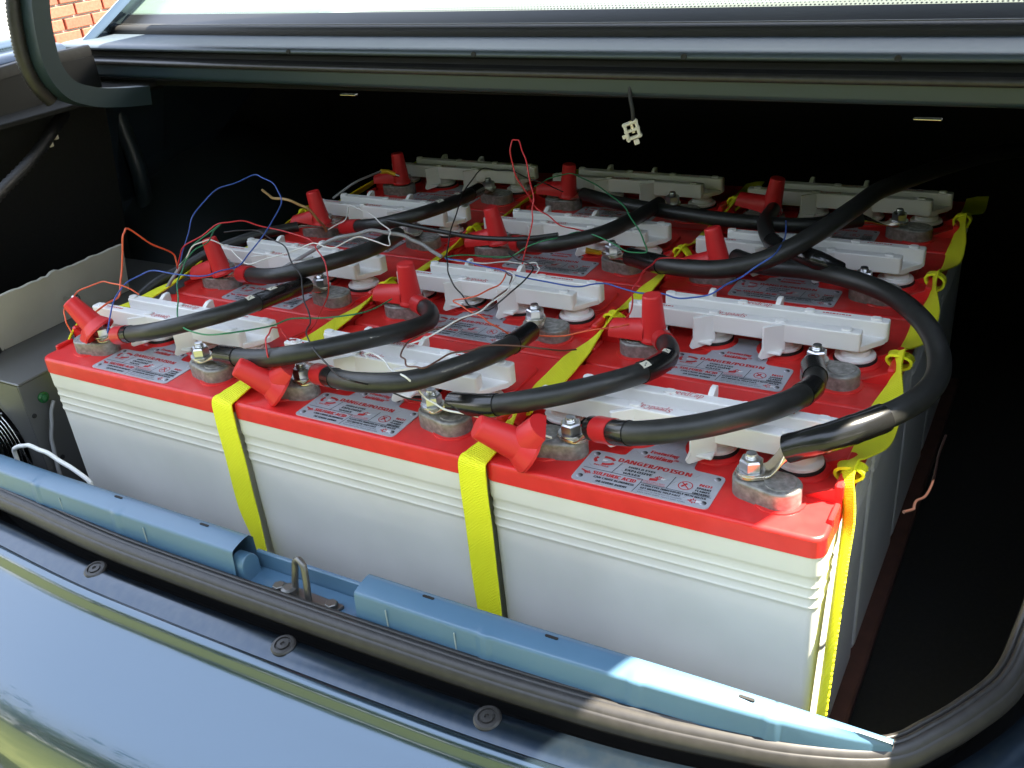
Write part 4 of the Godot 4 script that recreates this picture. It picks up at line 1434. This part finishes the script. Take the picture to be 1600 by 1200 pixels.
# ---------------------------------------------------------------- assembly
func _ready() -> void:
	rng.seed = 41
	var cam := Camera3D.new()
	cam.name = "camera"
	cam.position = Vector3(0.8826, L + 0.3943, 0.5136)
	cam.rotation_degrees = Vector3(-27.887, 32.149, -5.683)
	cam.fov = 43.161
	cam.near = 0.02
	cam.far = 600.0
	add_child(cam)
	cam.current = true
	var env := Environment.new()
	var sky := Sky.new()
	var sm := ProceduralSkyMaterial.new()
	sm.sky_top_color = Color(0.67, 0.72, 0.81)
	sm.sky_horizon_color = Color(0.96, 0.94, 0.90)
	sm.sky_curve = 0.12
	sm.ground_bottom_color = Color(0.22, 0.25, 0.16)
	sm.ground_horizon_color = Color(0.6, 0.66, 0.62)
	sm.sun_angle_max = 0.0
	sm.energy_multiplier = 0.74
	sky.sky_material = sm
	env.background_mode = Environment.BG_SKY
	env.sky = sky
	env.tonemap_mode = Environment.TONE_MAPPER_LINEAR
	env.tonemap_exposure = 8.1
	env.sdfgi_enabled = true
	env.ssao_enabled = true
	env.ssil_enabled = true
	var we := WorldEnvironment.new()
	we.name = "environment"
	we.environment = env
	add_child(we)
	var sun := DirectionalLight3D.new()
	sun.name = "sun"
	sun.light_energy = 1.6
	sun.light_color = Color(1.0, 0.96, 0.88)
	sun.light_angular_distance = 0.5
	sun.shadow_enabled = true
	sun.basis = Basis.looking_at(Vector3(-0.40, -1.0, 0.20).normalized(), Vector3.UP)
	add_child(sun)
	make_materials()
	make_surroundings()
	make_car()
	# board the batteries stand on
	var st := begin()
	box(st, Vector3(0.39, 0.521, -0.36), Vector3(0.802, 0.016, 0.76), 0.002)
	var bd := commit("wooden_board", st, M.board)
	tag(bd, "reddish brown board on the boot floor under the batteries", "board")
	make_charger()
	make_connector()
	# twelve batteries, three across and four deep
	var labels := ["front row, left end, beside the grey charger box", "front row, middle, between the two hanging yellow straps", "front row, right end, with a sunlit lid corner", "second row, left, behind the drooping green wire loop", "second row, middle, crossed by tangled orange and black wires", "second row, right, its whole white cap bar in view", "third row, left, tan wire on its front terminal", "third row, middle, yellow crimp by its right terminal", "third row, right, bare bent lug on its right terminal", "rear row, left, under the thin black wire arch", "rear row, middle, straight below the hanging white plug", "rear row, right, thick black cable over its cap bar"]
	var proto := make_battery()
	for r in 4:
		for c in 3:
			var b := proto
			if r + c > 0:
				b = proto.duplicate()
				b.name = numbered("battery")
				add_child(b)
			b.set_meta("label", "red-lidded white battery, " + labels[r * 3 + c])
			var lid: MeshInstance3D = b.get_node("lid")
			lid.material_override = M.lids[(r * 5 + c * 3) % 3]
			b.rotation.y = rng.randf_range(-0.003, 0.003)
			b.position = batt(c, r) + Vector3(rng.randf_range(-0.0008, 0.0008), 0, rng.randf_range(-0.0005, 0.0005))
	make_runs()

func make_runs() -> void:
	cable("battery_cable", "black cable crossing the leftmost front cap bar, with two cream markers", [stud_at(0, 0, true), Vector3(0.0980, 0.8080, -0.0257), Vector3(0.1677, 0.8270, -0.0192), Vector3(0.2047, 0.8350, -0.0341), Vector3(0.2283, 0.8370, -0.0642), Vector3(0.2288, 0.8300, -0.1191), Vector3(0.2145, 0.8160, -0.1730), stud_at(0, 1, false)], 0.0078, "ll", [[0, 0.07, "redtape", 0.0012], [0.07, 0.11, "tape"], [0.66, 1, "tape"]], [[0.61, 0.03], [0.72, 0.045]], "heavy black cables joining the batteries")
	cable("battery_cable", "black cable from front left terminal, bending back sharply below the second-row middle red cover", [stud_at(0, 0, false), Vector3(0.2314, 0.8070, -0.0308), Vector3(0.2942, 0.8200, -0.0177), Vector3(0.3461, 0.8320, -0.0237), Vector3(0.3756, 0.8320, -0.0559), Vector3(0.3898, 0.8240, -0.1000), Vector3(0.3891, 0.8160, -0.1378), Vector3(0.3684, 0.8100, -0.1705), Vector3(0.3403, 0.8060, -0.1900), stud_at(1, 1, true)], 0.0082, "ll", [[0, 0.1, "tape", 0.0009], [0.94, 1, "redtape", 0.001]], [], "heavy black cables joining the batteries")
	cable("battery_cable", "black cable with red taped end, in front of the middle front cap bar", [stud_at(1, 0, true), Vector3(0.3466, 0.8080, -0.0306), Vector3(0.4130, 0.8250, -0.0053), Vector3(0.4638, 0.8350, -0.0063), Vector3(0.4854, 0.8350, -0.0367), Vector3(0.4950, 0.8260, -0.0937), Vector3(0.4870, 0.8140, -0.1540), stud_at(1, 1, false)], 0.0082, "ll", [[0, 0.075, "redtape", 0.0012], [0.075, 0.13, "tape"], [0.84, 1, "tape", 0.0008]], [], "heavy black cables joining the batteries")
	cable("battery_cable", "black cable with two cream markers, between the two right-hand front red covers", [stud_at(1, 0, false), Vector3(0.4859, 0.8080, -0.0283), Vector3(0.5292, 0.8200, -0.0187), Vector3(0.5692, 0.8300, -0.0272), Vector3(0.6022, 0.8320, -0.0564), Vector3(0.6179, 0.8270, -0.0916), Vector3(0.6211, 0.8180, -0.1354), Vector3(0.6124, 0.8120, -0.1659), Vector3(0.5958, 0.8070, -0.1904), stud_at(2, 1, true)], 0.0082, "ll", [[0, 0.18, "tape", 0.0009], [0.955, 1, "redtape", 0.001], [0.62, 0.8, "tape"]], [[0.6, 0.035], [0.745, 0.03]], "heavy black cables joining the batteries")
	cable("battery_cable", "black cable with wide red tape band, crossing the front right cap bar", [stud_at(2, 0, true), Vector3(0.6042, 0.8080, -0.0330), Vector3(0.6474, 0.8260, -0.0102), Vector3(0.6868, 0.8360, -0.0157), Vector3(0.7166, 0.8360, -0.0452), Vector3(0.7336, 0.8280, -0.0864), Vector3(0.7379, 0.8170, -0.1367), Vector3(0.7264, 0.8090, -0.1798), stud_at(2, 1, false)], 0.0086, "ll", [[0, 0.035, "tape"], [0.033, 0.115, "redtape", 0.0012], [0.115, 0.175, "tape"], [0.72, 0.81, "tape"], [0.9, 1, "tape", 0.001]], [], "heavy black cables joining the batteries")
	cable("battery_cable", "long black cable looping out past the right side, partly sunlit", [stud_at(2, 0, false), Vector3(0.7429, 0.8140, -0.0471), Vector3(0.7670, 0.8260, -0.0496), Vector3(0.7970, 0.8320, -0.0786), Vector3(0.8160, 0.8300, -0.1249), Vector3(0.8173, 0.8260, -0.1797), Vector3(0.7983, 0.8260, -0.2433), Vector3(0.7529, 0.8240, -0.3082), Vector3(0.6894, 0.8200, -0.3453), Vector3(0.6311, 0.8140, -0.3603), Vector3(0.5963, 0.8080, -0.3894), stud_at(2, 2, true)], 0.0086, "ll", [[0, 0.14, "tape", 0.0014]], [], "heavy black cables joining the batteries")
	cable("battery_cable", "black cable with shiny bare bent lug, third row at right", [stud_at(2, 2, false), Vector3(0.7063, 0.8200, -0.3521), Vector3(0.6860, 0.8320, -0.3443), Vector3(0.6408, 0.8280, -0.3788), Vector3(0.6042, 0.8200, -0.4600), Vector3(0.5909, 0.8100, -0.5374), stud_at(2, 3, true)], 0.008, "ll", [[0, 0.4, "tape", 0.001]], [], "heavy black cables joining the batteries")
	cable("battery_cable", "thick black cable rising over the rear right cap bar into the dark", [stud_at(1, 2, false), Vector3(0.4941, 0.8090, -0.3586), Vector3(0.5549, 0.8200, -0.3199), Vector3(0.6115, 0.8300, -0.3039), Vector3(0.6528, 0.8420, -0.3143), Vector3(0.6840, 0.8540, -0.3588), Vector3(0.7026, 0.8600, -0.4152), Vector3(0.7194, 0.8620, -0.4787), Vector3(0.8600, 0.8000, -0.8200), Vector3(0.8800, 0.6000, -0.9000)], 0.0088, "l-", [[0, 0.06, "tape", 0.001]], [], "heavy black cables joining the batteries")
	cable("battery_cable", "black cable with two cream markers, crossing the third-row left cap bar", [stud_at(0, 2, true), Vector3(0.1200, 0.8080, -0.3543), Vector3(0.1987, 0.8270, -0.3334), Vector3(0.2379, 0.8350, -0.3565), Vector3(0.2402, 0.8280, -0.4273), Vector3(0.2170, 0.8140, -0.5119), stud_at(0, 3, false)], 0.0078, "ll", [[0, 0.12, "redtape", 0.001], [0.85, 1, "tape"]], [[0.52, 0.04], [0.67, 0.035]], "heavy black cables joining the batteries")
	cable("battery_cable", "black cable with red taped end, crossing the second-row left cap bar", [stud_at(0, 1, true), Vector3(0.1043, 0.8080, -0.1927), Vector3(0.1849, 0.8260, -0.1672), Vector3(0.2311, 0.8360, -0.1862), Vector3(0.2495, 0.8350, -0.2340), Vector3(0.2212, 0.8180, -0.3276), stud_at(0, 2, false)], 0.0082, "ll", [[0, 0.09, "redtape", 0.0012]], [], "heavy black cables joining the batteries")
	cable("battery_cable", "black cable sweeping from the third-row middle red cover to the rear row", [stud_at(1, 2, true), Vector3(0.3570, 0.8100, -0.3582), Vector3(0.4216, 0.8260, -0.3277), Vector3(0.4596, 0.8320, -0.3491), Vector3(0.4718, 0.8280, -0.4117), Vector3(0.4658, 0.8160, -0.5085), stud_at(1, 3, false)], 0.008, "ll", [[0, 0.06, "redtape", 0.001]], [], "heavy black cables joining the batteries")
	cable("battery_cable", "black cable lying along the front of the rear row, right half", [stud_at(2, 3, false), Vector3(0.6885, 0.8100, -0.5270), Vector3(0.6412, 0.8130, -0.4864), Vector3(0.5760, 0.8160, -0.4729), Vector3(0.4996, 0.8160, -0.4818), Vector3(0.4101, 0.8140, -0.5059), Vector3(0.3538, 0.8100, -0.5383), stud_at(1, 3, true)], 0.008, "ll", [], [], "heavy black cables joining the batteries")
	cable("power_cable", "black cable running beside the batteries at upper left", [Vector3(-0.0450, 0.6000, -0.0500), Vector3(-0.0350, 0.7400, -0.1000), Vector3(-0.0333, 0.7800, -0.1734), Vector3(-0.0159, 0.7920, -0.2139), Vector3(0.0049, 0.8040, -0.2440), Vector3(0.0414, 0.8140, -0.2850), Vector3(0.0714, 0.8140, -0.3260), stud_at(0, 2, true)], 0.0062, "-l", [], [], "")
	cable("thin_black_cable", "thin black cable lying across the second row, left to middle", [Vector3(0.2016, 0.8320, -0.3307), Vector3(0.2841, 0.8280, -0.3248), Vector3(0.3299, 0.8260, -0.3241), Vector3(0.3891, 0.8300, -0.3252), Vector3(0.4235, 0.8340, -0.3354)], 0.0026, "--", [], [], "")
	wire("orange wire rising to a sharp peak above the front left cap bar", "orange", 0.001, [Vector3(0.0177, 0.8100, -0.1811), Vector3(0.0163, 0.8250, -0.1816), Vector3(0.0348, 0.8800, -0.1162), Vector3(0.0364, 0.8750, -0.1090), Vector3(0.0365, 0.8400, -0.0950), Vector3(0.0431, 0.8200, -0.0790), Vector3(0.0412, 0.8150, -0.0495)])
	wire("red-orange wire looping over the ball knob at far left", "orange", 0.00075, [Vector3(0.0839, 0.8300, -0.0729), Vector3(0.0687, 0.8400, -0.0674), Vector3(0.0386, 0.8400, -0.0685), Vector3(0.0223, 0.8350, -0.0496), Vector3(0.0275, 0.8250, -0.0248), Vector3(0.0353, 0.8150, -0.0182), Vector3(0.0386, 0.8050, -0.0182)])
	wire("blue wire rising in a big arch at upper left", "blue", 0.00075, [Vector3(0.0873, 0.8100, -0.0237), Vector3(0.0713, 0.8300, -0.0520), Vector3(0.0667, 0.8400, -0.0773), Vector3(0.0780, 0.8450, -0.0983), Vector3(0.1369, 0.8400, -0.1148), Vector3(0.1522, 0.8400, -0.1466), Vector3(0.1474, 0.8550, -0.1929), Vector3(0.1190, 0.8700, -0.2597), Vector3(0.0797, 0.8800, -0.2906), Vector3(0.0480, 0.8850, -0.2975), Vector3(0.0296, 0.8800, -0.2540), Vector3(0.0271, 0.8600, -0.2100), Vector3(0.0192, 0.8300, -0.1960), Vector3(0.0110, 0.8100, -0.1913)])
	wire("green wire drooping in a long loop across the front left cap bar", "green", 0.00075, [Vector3(0.0160, 0.8100, -0.1846), Vector3(0.0286, 0.8300, -0.1987), Vector3(0.0542, 0.8500, -0.2245), Vector3(0.0733, 0.8450, -0.1841), Vector3(0.0825, 0.8400, -0.1408), Vector3(0.1085, 0.8350, -0.1029), Vector3(0.1630, 0.8300, -0.0499), Vector3(0.2113, 0.8350, -0.0176), Vector3(0.2779, 0.8500, 0.0027), Vector3(0.2828, 0.8400, -0.0321), Vector3(0.2815, 0.8300, -0.0771), Vector3(0.3280, 0.8250, -0.1160), Vector3(0.3224, 0.8150, -0.1740)])
	wire("white wire waving over the second-row left cable", "white", 0.00075, [Vector3(0.0144, 0.8100, -0.1862), Vector3(0.0303, 0.8300, -0.1971), Vector3(0.0722, 0.8450, -0.1900), Vector3(0.0900, 0.8350, -0.1961), Vector3(0.1390, 0.8300, -0.1746), Vector3(0.1752, 0.8400, -0.1872), Vector3(0.2113, 0.8520, -0.1994), Vector3(0.2381, 0.8500, -0.1991), Vector3(0.2527, 0.8550, -0.2221), Vector3(0.2849, 0.8460, -0.2293), Vector3(0.2675, 0.8500, -0.2566), Vector3(0.1897, 0.8400, -0.3242), Vector3(0.1203, 0.8300, -0.3687), Vector3(0.1297, 0.8200, -0.3452), Vector3(0.1101, 0.8100, -0.3363)])
	wire("dark red wire crossing above the second-row left cap bar", "red", 0.00075, [Vector3(0.0202, 0.8100, -0.1778), Vector3(0.0435, 0.8400, -0.1752), Vector3(0.0760, 0.8600, -0.2008), Vector3(0.0981, 0.8600, -0.2175), Vector3(0.1325, 0.8500, -0.2281), Vector3(0.1969, 0.8500, -0.2108), Vector3(0.2469, 0.8450, -0.1725), Vector3(0.2566, 0.8300, -0.1615), Vector3(0.2382, 0.8000, -0.1695), Vector3(0.2408, 0.7860, -0.1452), Vector3(0.2457, 0.7920, -0.1025)])
	wire("black wire trailing over three cables down to the middle front terminal", "black", 0.00075, [Vector3(0.0801, 0.8500, -0.2032), Vector3(0.1131, 0.8500, -0.2186), Vector3(0.1824, 0.8500, -0.1870), Vector3(0.2397, 0.8420, -0.1429), Vector3(0.2740, 0.8350, -0.1054), Vector3(0.3041, 0.8300, -0.0774), Vector3(0.3409, 0.8400, -0.0330), Vector3(0.3808, 0.8350, -0.0074), Vector3(0.4339, 0.8450, 0.0245), Vector3(0.4163, 0.8000, -0.0380), Vector3(0.4492, 0.7980, -0.0367)])
	wire("short red wire hooked into the lug of the middle front terminal", "red", 0.00075, [Vector3(0.3178, 0.8020, -0.0272), Vector3(0.3106, 0.8100, -0.0186), Vector3(0.3135, 0.8300, -0.0100), Vector3(0.3064, 0.8400, -0.0185), Vector3(0.2987, 0.8420, -0.0357), Vector3(0.3000, 0.8380, -0.0438), Vector3(0.3090, 0.8300, -0.0413), Vector3(0.2885, 0.8100, -0.0765)])
	wire("long white wire sagging from middle cap bar to the right front terminal", "white", 0.00085, [Vector3(0.5777, 0.8020, -0.0188), Vector3(0.5617, 0.8040, -0.0169), Vector3(0.5237, 0.8080, -0.0161), Vector3(0.4874, 0.8100, -0.0143), Vector3(0.4682, 0.8150, -0.0171), Vector3(0.4671, 0.8420, 0.0009), Vector3(0.4164, 0.8300, -0.0365), Vector3(0.3906, 0.8260, -0.0507), Vector3(0.3850, 0.8240, -0.0504), Vector3(0.3901, 0.8220, -0.0476)])
	wire("white wire over the second-row warning plate", "white", 0.00075, [Vector3(0.4059, 0.8200, -0.0858), Vector3(0.4294, 0.8300, -0.1028), Vector3(0.4483, 0.8350, -0.1368), Vector3(0.4557, 0.8400, -0.1700), Vector3(0.4440, 0.8400, -0.2073), Vector3(0.4237, 0.8350, -0.2274)])
	wire("brown wire in an open loop on the middle cable", "brown", 0.00075, [Vector3(0.5374, 0.8100, -0.1427), Vector3(0.5364, 0.8350, -0.0902), Vector3(0.4970, 0.8420, -0.0675), Vector3(0.4822, 0.8460, -0.0394), Vector3(0.4806, 0.8500, -0.0043), Vector3(0.4614, 0.8460, -0.0090), Vector3(0.4382, 0.8400, -0.0318), Vector3(0.4167, 0.8300, -0.0824), Vector3(0.4298, 0.8300, -0.1126), Vector3(0.4473, 0.8350, -0.1495), Vector3(0.4526, 0.8400, -0.1813), Vector3(0.4416, 0.8400, -0.2066), Vector3(0.4234, 0.8350, -0.2256)])
	wire("black wire hanging in a loop over the second-row middle cap bar", "black", 0.00075, [Vector3(0.3369, 0.8300, -0.2540), Vector3(0.3608, 0.8300, -0.2195), Vector3(0.3835, 0.8250, -0.1968), Vector3(0.4035, 0.8150, -0.1858), Vector3(0.4282, 0.8150, -0.1800), Vector3(0.4465, 0.8300, -0.1963), Vector3(0.4516, 0.8400, -0.2296), Vector3(0.4370, 0.8400, -0.2423), Vector3(0.3943, 0.8300, -0.2820)])
	wire("orange wire bent over the second-row middle cap bar", "orange", 0.00075, [Vector3(0.4237, 0.8350, -0.2274), Vector3(0.4270, 0.8300, -0.2062), Vector3(0.4200, 0.8300, -0.1769), Vector3(0.3911, 0.8200, -0.1793), Vector3(0.4205, 0.8200, -0.1627), Vector3(0.4568, 0.8250, -0.1372), Vector3(0.4711, 0.8100, -0.1491), Vector3(0.5150, 0.8100, -0.1628), Vector3(0.5408, 0.8150, -0.1742), Vector3(0.5665, 0.8100, -0.2124), Vector3(0.5766, 0.8100, -0.2143)])
	wire("orange-red wire curling along the yellow strap of the second gap", "red", 0.00075, [Vector3(0.5530, 0.8100, -0.2079), Vector3(0.5598, 0.8200, -0.2072), Vector3(0.5505, 0.8300, -0.2339), Vector3(0.5481, 0.8350, -0.2651), Vector3(0.5501, 0.8350, -0.2996), Vector3(0.5767, 0.8300, -0.3173)])
	wire("blue wire strung from the grey sheath to the rear right", "blue", 0.00075, [Vector3(0.3297, 0.8250, -0.2615), Vector3(0.3911, 0.8300, -0.2427), Vector3(0.4364, 0.8350, -0.2211), Vector3(0.5016, 0.8300, -0.2248), Vector3(0.5210, 0.8300, -0.2388), Vector3(0.5605, 0.8300, -0.2279), Vector3(0.6010, 0.8350, -0.2167), Vector3(0.6278, 0.8400, -0.2219), Vector3(0.6446, 0.8450, -0.2561), Vector3(0.6639, 0.8580, -0.2745), Vector3(0.6562, 0.8500, -0.3448), Vector3(0.6369, 0.8400, -0.4195)])
	wire("green wire lying across the third-row middle cap bar", "green", 0.00075, [Vector3(0.3263, 0.8250, -0.2643), Vector3(0.3463, 0.8200, -0.2894), Vector3(0.3871, 0.8200, -0.2995), Vector3(0.4186, 0.8350, -0.3134), Vector3(0.4396, 0.8350, -0.3450), Vector3(0.4729, 0.8350, -0.3363), Vector3(0.5078, 0.8300, -0.3205), Vector3(0.5267, 0.8300, -0.3241), Vector3(0.5087, 0.8400, -0.3514), Vector3(0.4663, 0.8450, -0.4086), Vector3(0.3945, 0.8400, -0.4885), Vector3(0.3442, 0.8400, -0.5223), Vector3(0.3197, 0.8350, -0.5094), Vector3(0.3095, 0.8300, -0.4943)])
	wire("tall red wire loop standing up against the dark", "red", 0.00075, [Vector3(0.4023, 0.8000, -0.2825), Vector3(0.4141, 0.8600, -0.3009), Vector3(0.4120, 0.8800, -0.3108), Vector3(0.3903, 0.9100, -0.3392), Vector3(0.3730, 0.9250, -0.3568), Vector3(0.3667, 0.9250, -0.3557), Vector3(0.3657, 0.9150, -0.3503), Vector3(0.3722, 0.8900, -0.3465), Vector3(0.3907, 0.8550, -0.3519), Vector3(0.4200, 0.8400, -0.3476), Vector3(0.4441, 0.8300, -0.3627)])
	wire("white wire running straight along the second-row middle warning plate", "white", 0.00075, [Vector3(0.3297, 0.8250, -0.2615), Vector3(0.3496, 0.8200, -0.2714), Vector3(0.3819, 0.8150, -0.2943), Vector3(0.4149, 0.8150, -0.3003), Vector3(0.4257, 0.8150, -0.2871), Vector3(0.4236, 0.8100, -0.2779)])
	wire("thin black wire arching over the rear left battery", "black", 0.00075, [Vector3(0.3283, 0.8250, -0.2649), Vector3(0.3172, 0.8400, -0.2929), Vector3(0.2757, 0.8500, -0.3854), Vector3(0.2539, 0.8550, -0.4729), Vector3(0.2848, 0.8500, -0.4858), Vector3(0.3233, 0.8350, -0.4941), Vector3(0.3400, 0.8200, -0.5105)])
	wire("grey sheathed cable arching over the second row to a split end", "grey", 0.0021, [Vector3(0.1227, 0.8000, -0.2348), Vector3(0.1899, 0.8350, -0.2308), Vector3(0.2173, 0.8460, -0.2379), Vector3(0.2440, 0.8500, -0.2543), Vector3(0.2774, 0.8440, -0.2644), Vector3(0.2983, 0.8350, -0.2676), Vector3(0.3226, 0.8250, -0.2652)])
	wire("grey sheathed cable with split end behind the front left cap bar", "grey", 0.0021, [Vector3(-0.0300, 0.6600, -0.1200), Vector3(-0.0024, 0.7800, -0.1675), Vector3(0.0071, 0.7950, -0.1763), Vector3(0.0126, 0.8100, -0.1918)])
	wire("tan wire arching down to the third-row left terminal", "tan", 0.0016, [Vector3(0.0091, 0.8500, -0.3425), Vector3(0.0625, 0.8550, -0.3056), Vector3(0.0918, 0.8550, -0.3028), Vector3(0.1066, 0.8450, -0.3112), Vector3(0.1082, 0.8250, -0.3247), Vector3(0.0938, 0.8020, -0.3504)])
	wire("grey wire reaching the rear left red cover", "grey", 0.0016, [Vector3(0.0321, 0.8100, -0.4417), Vector3(0.0519, 0.8250, -0.4686), Vector3(0.0560, 0.8250, -0.5206)])
	wire("copper wire hanging in the dark at the right side", "copper", 0.0009, [Vector3(0.8300, 0.7816, -0.1563), Vector3(0.8300, 0.7769, -0.1140), Vector3(0.8300, 0.7860, -0.0663), Vector3(0.8300, 0.8171, -0.0059), Vector3(0.8300, 0.8450, 0.0416)])
	wire("white cable curving out of the charger down to the sill", "white", 0.0024, [Vector3(-0.0600, 0.6000, 0.0300), Vector3(-0.0400, 0.6600, 0.0400), Vector3(-0.0311, 0.6865, 0.0420), Vector3(-0.0188, 0.6940, 0.0420), Vector3(-0.0006, 0.6990, 0.0420), Vector3(0.0287, 0.6965, 0.0420), Vector3(0.0588, 0.6870, 0.0420), Vector3(0.0827, 0.6754, 0.0420), Vector3(0.0852, 0.6591, 0.0420)])
	wire("grey cord running down the side of the charger box", "grey", 0.0022, [Vector3(-0.0360, 0.7120, -0.0200), Vector3(-0.0340, 0.6900, -0.0080), Vector3(-0.0340, 0.6600, 0.0000), Vector3(-0.0330, 0.6200, 0.0040)])
	crimp("yellow crimp on the grey wire at the rear left red cover", [Vector3(0.0560, 0.8250, -0.5206), Vector3(0.0606, 0.8230, -0.5285), Vector3(0.0709, 0.8180, -0.5326)])
	crimp("yellow crimp beside the third-row middle terminal", [Vector3(0.4396, 0.8080, -0.3649), Vector3(0.4455, 0.8060, -0.3681), Vector3(0.4511, 0.8020, -0.3767)])
	strap("yellow strap hanging down the front between the left and middle batteries", 0.2586, [[Vector3(0.2660, 0.5300, 0.0060), Vector3(1, 0, 0.56), 0.8], [Vector3(0.2610, 0.6200, 0.0045), Vector3(1, 0, 0.315), 0.92], [Vector3(0.2560, 0.6700, 0.0035), Vector3(1, 0, 0), 1], [Vector3(0.2560, 0.7200, 0.0030), Vector3(1, 0, 0), 1], [Vector3(0.2560, 0.7620, 0.0032), Vector3(1, 0, 0), 1], [Vector3(0.2570, 0.7795, 0.0016), Vector3(1, 0, 0), 1], [Vector3(0.2590, 0.7822, -0.0060), Vector3(1, 0.05, -0.1), 1], [Vector3(0.2640, 0.7870, -0.0220), Vector3(1, 0.15, -0.3), 0.9]], 4, 0.004)
	strap("yellow strap hanging down the front between the middle and right batteries", 0.5215, [[Vector3(0.5199, 0.5300, 0.0060), Vector3(1, 0, 0), 0.8], [Vector3(0.5189, 0.6200, 0.0045), Vector3(1, 0, 0), 0.92], [Vector3(0.5179, 0.6700, 0.0035), Vector3(1, 0, 0), 1], [Vector3(0.5179, 0.7200, 0.0030), Vector3(1, 0, 0), 1], [Vector3(0.5179, 0.7620, 0.0032), Vector3(1, 0, 0), 1], [Vector3(0.5189, 0.7795, 0.0016), Vector3(1, 0, 0), 1], [Vector3(0.5209, 0.7822, -0.0060), Vector3(1, 0.05, -0.1), 1], [Vector3(0.5259, 0.7870, -0.0220), Vector3(1, 0.15, -0.3), 0.9]], 4, 0.004)
	strap("yellow strap down the sunlit right side of the batteries", 0.786, [[Vector3(0.7880, 0.5300, 0.0220), Vector3(0.45, 0.3, 1), 1], [Vector3(0.7880, 0.6000, 0.0060), Vector3(0.45, 0.3, 1), 1], [Vector3(0.7880, 0.6800, -0.0140), Vector3(0.45, 0.3, 1), 1], [Vector3(0.7875, 0.7450, -0.0340), Vector3(0.5, 0.3, 1), 0.9], [Vector3(0.7865, 0.7750, -0.0460), Vector3(0.6, 0.3, 0.8), 0.7]], 4, -0.004)
	strap("yellow strap along the left edge of the batteries", -0.0045, [[Vector3(-0.0300, 0.7000, -0.0500), Vector3(0.3, 0.1, 0.9), 0.8], [Vector3(-0.0050, 0.7720, -0.0350), Vector3(0.7, 0.4, 0.5), 0.8]], 4, 0.003)
	make_boot("terminal_cover", "red rubber cover tipped to the left on the front left terminal", Vector3(0.0645, 0.8060, -0.0310), Vector3(8, 0, 42), 0.028, 0.97)
	make_boot("terminal_cover", "red rubber cover lying on its side at the middle front terminal, over the strap", Vector3(0.3089, 0.7925, -0.0202), Vector3(-8, 212, -50), 0.018, 1.02)
	make_boot("terminal_cover", "red rubber cover lying on its side at the right front terminal", Vector3(0.5614, 0.7925, -0.0115), Vector3(-12, 205, -55), 0.018, 1.08)
	make_boot("terminal_cover", "red rubber cover standing on the second-row left terminal", Vector3(0.0575, 0.7985, -0.2080), Vector3(0, 5, 12), 0.034, 1)
	make_boot("terminal_cover", "red rubber cover standing on the second-row middle terminal", Vector3(0.3195, 0.7985, -0.2080), Vector3(2, 0, 0), 0.034, 1)
	make_boot("terminal_cover", "red rubber cover standing on the second-row right terminal", Vector3(0.5815, 0.7985, -0.2080), Vector3(0, -4, 2), 0.034, 1)
	make_boot("terminal_cover", "red rubber cover standing on the third-row left terminal", Vector3(0.0575, 0.7985, -0.3850), Vector3(0, 8, 8), 0.034, 1)
	make_boot("terminal_cover", "red rubber cover standing on the third-row middle terminal", Vector3(0.3195, 0.7985, -0.3850), Vector3(0, 0, 10), 0.034, 1)
	make_boot("terminal_cover", "red rubber cover standing on the third-row right terminal", Vector3(0.5815, 0.7985, -0.3850), Vector3(0, -12, 14), 0.034, 1)
	make_boot("terminal_cover", "red rubber cover standing on the rear-row left terminal", Vector3(0.0575, 0.7985, -0.5620), Vector3(0, 4, 2), 0.034, 1)
	make_boot("terminal_cover", "red rubber cover standing on the rear-row middle terminal", Vector3(0.3195, 0.7985, -0.5620), Vector3(0, 8, -6), 0.034, 1)
	make_boot("terminal_cover", "red rubber cover standing on the rear-row right terminal", Vector3(0.5815, 0.7985, -0.5620), Vector3(0, -5, -10), 0.034, 1)
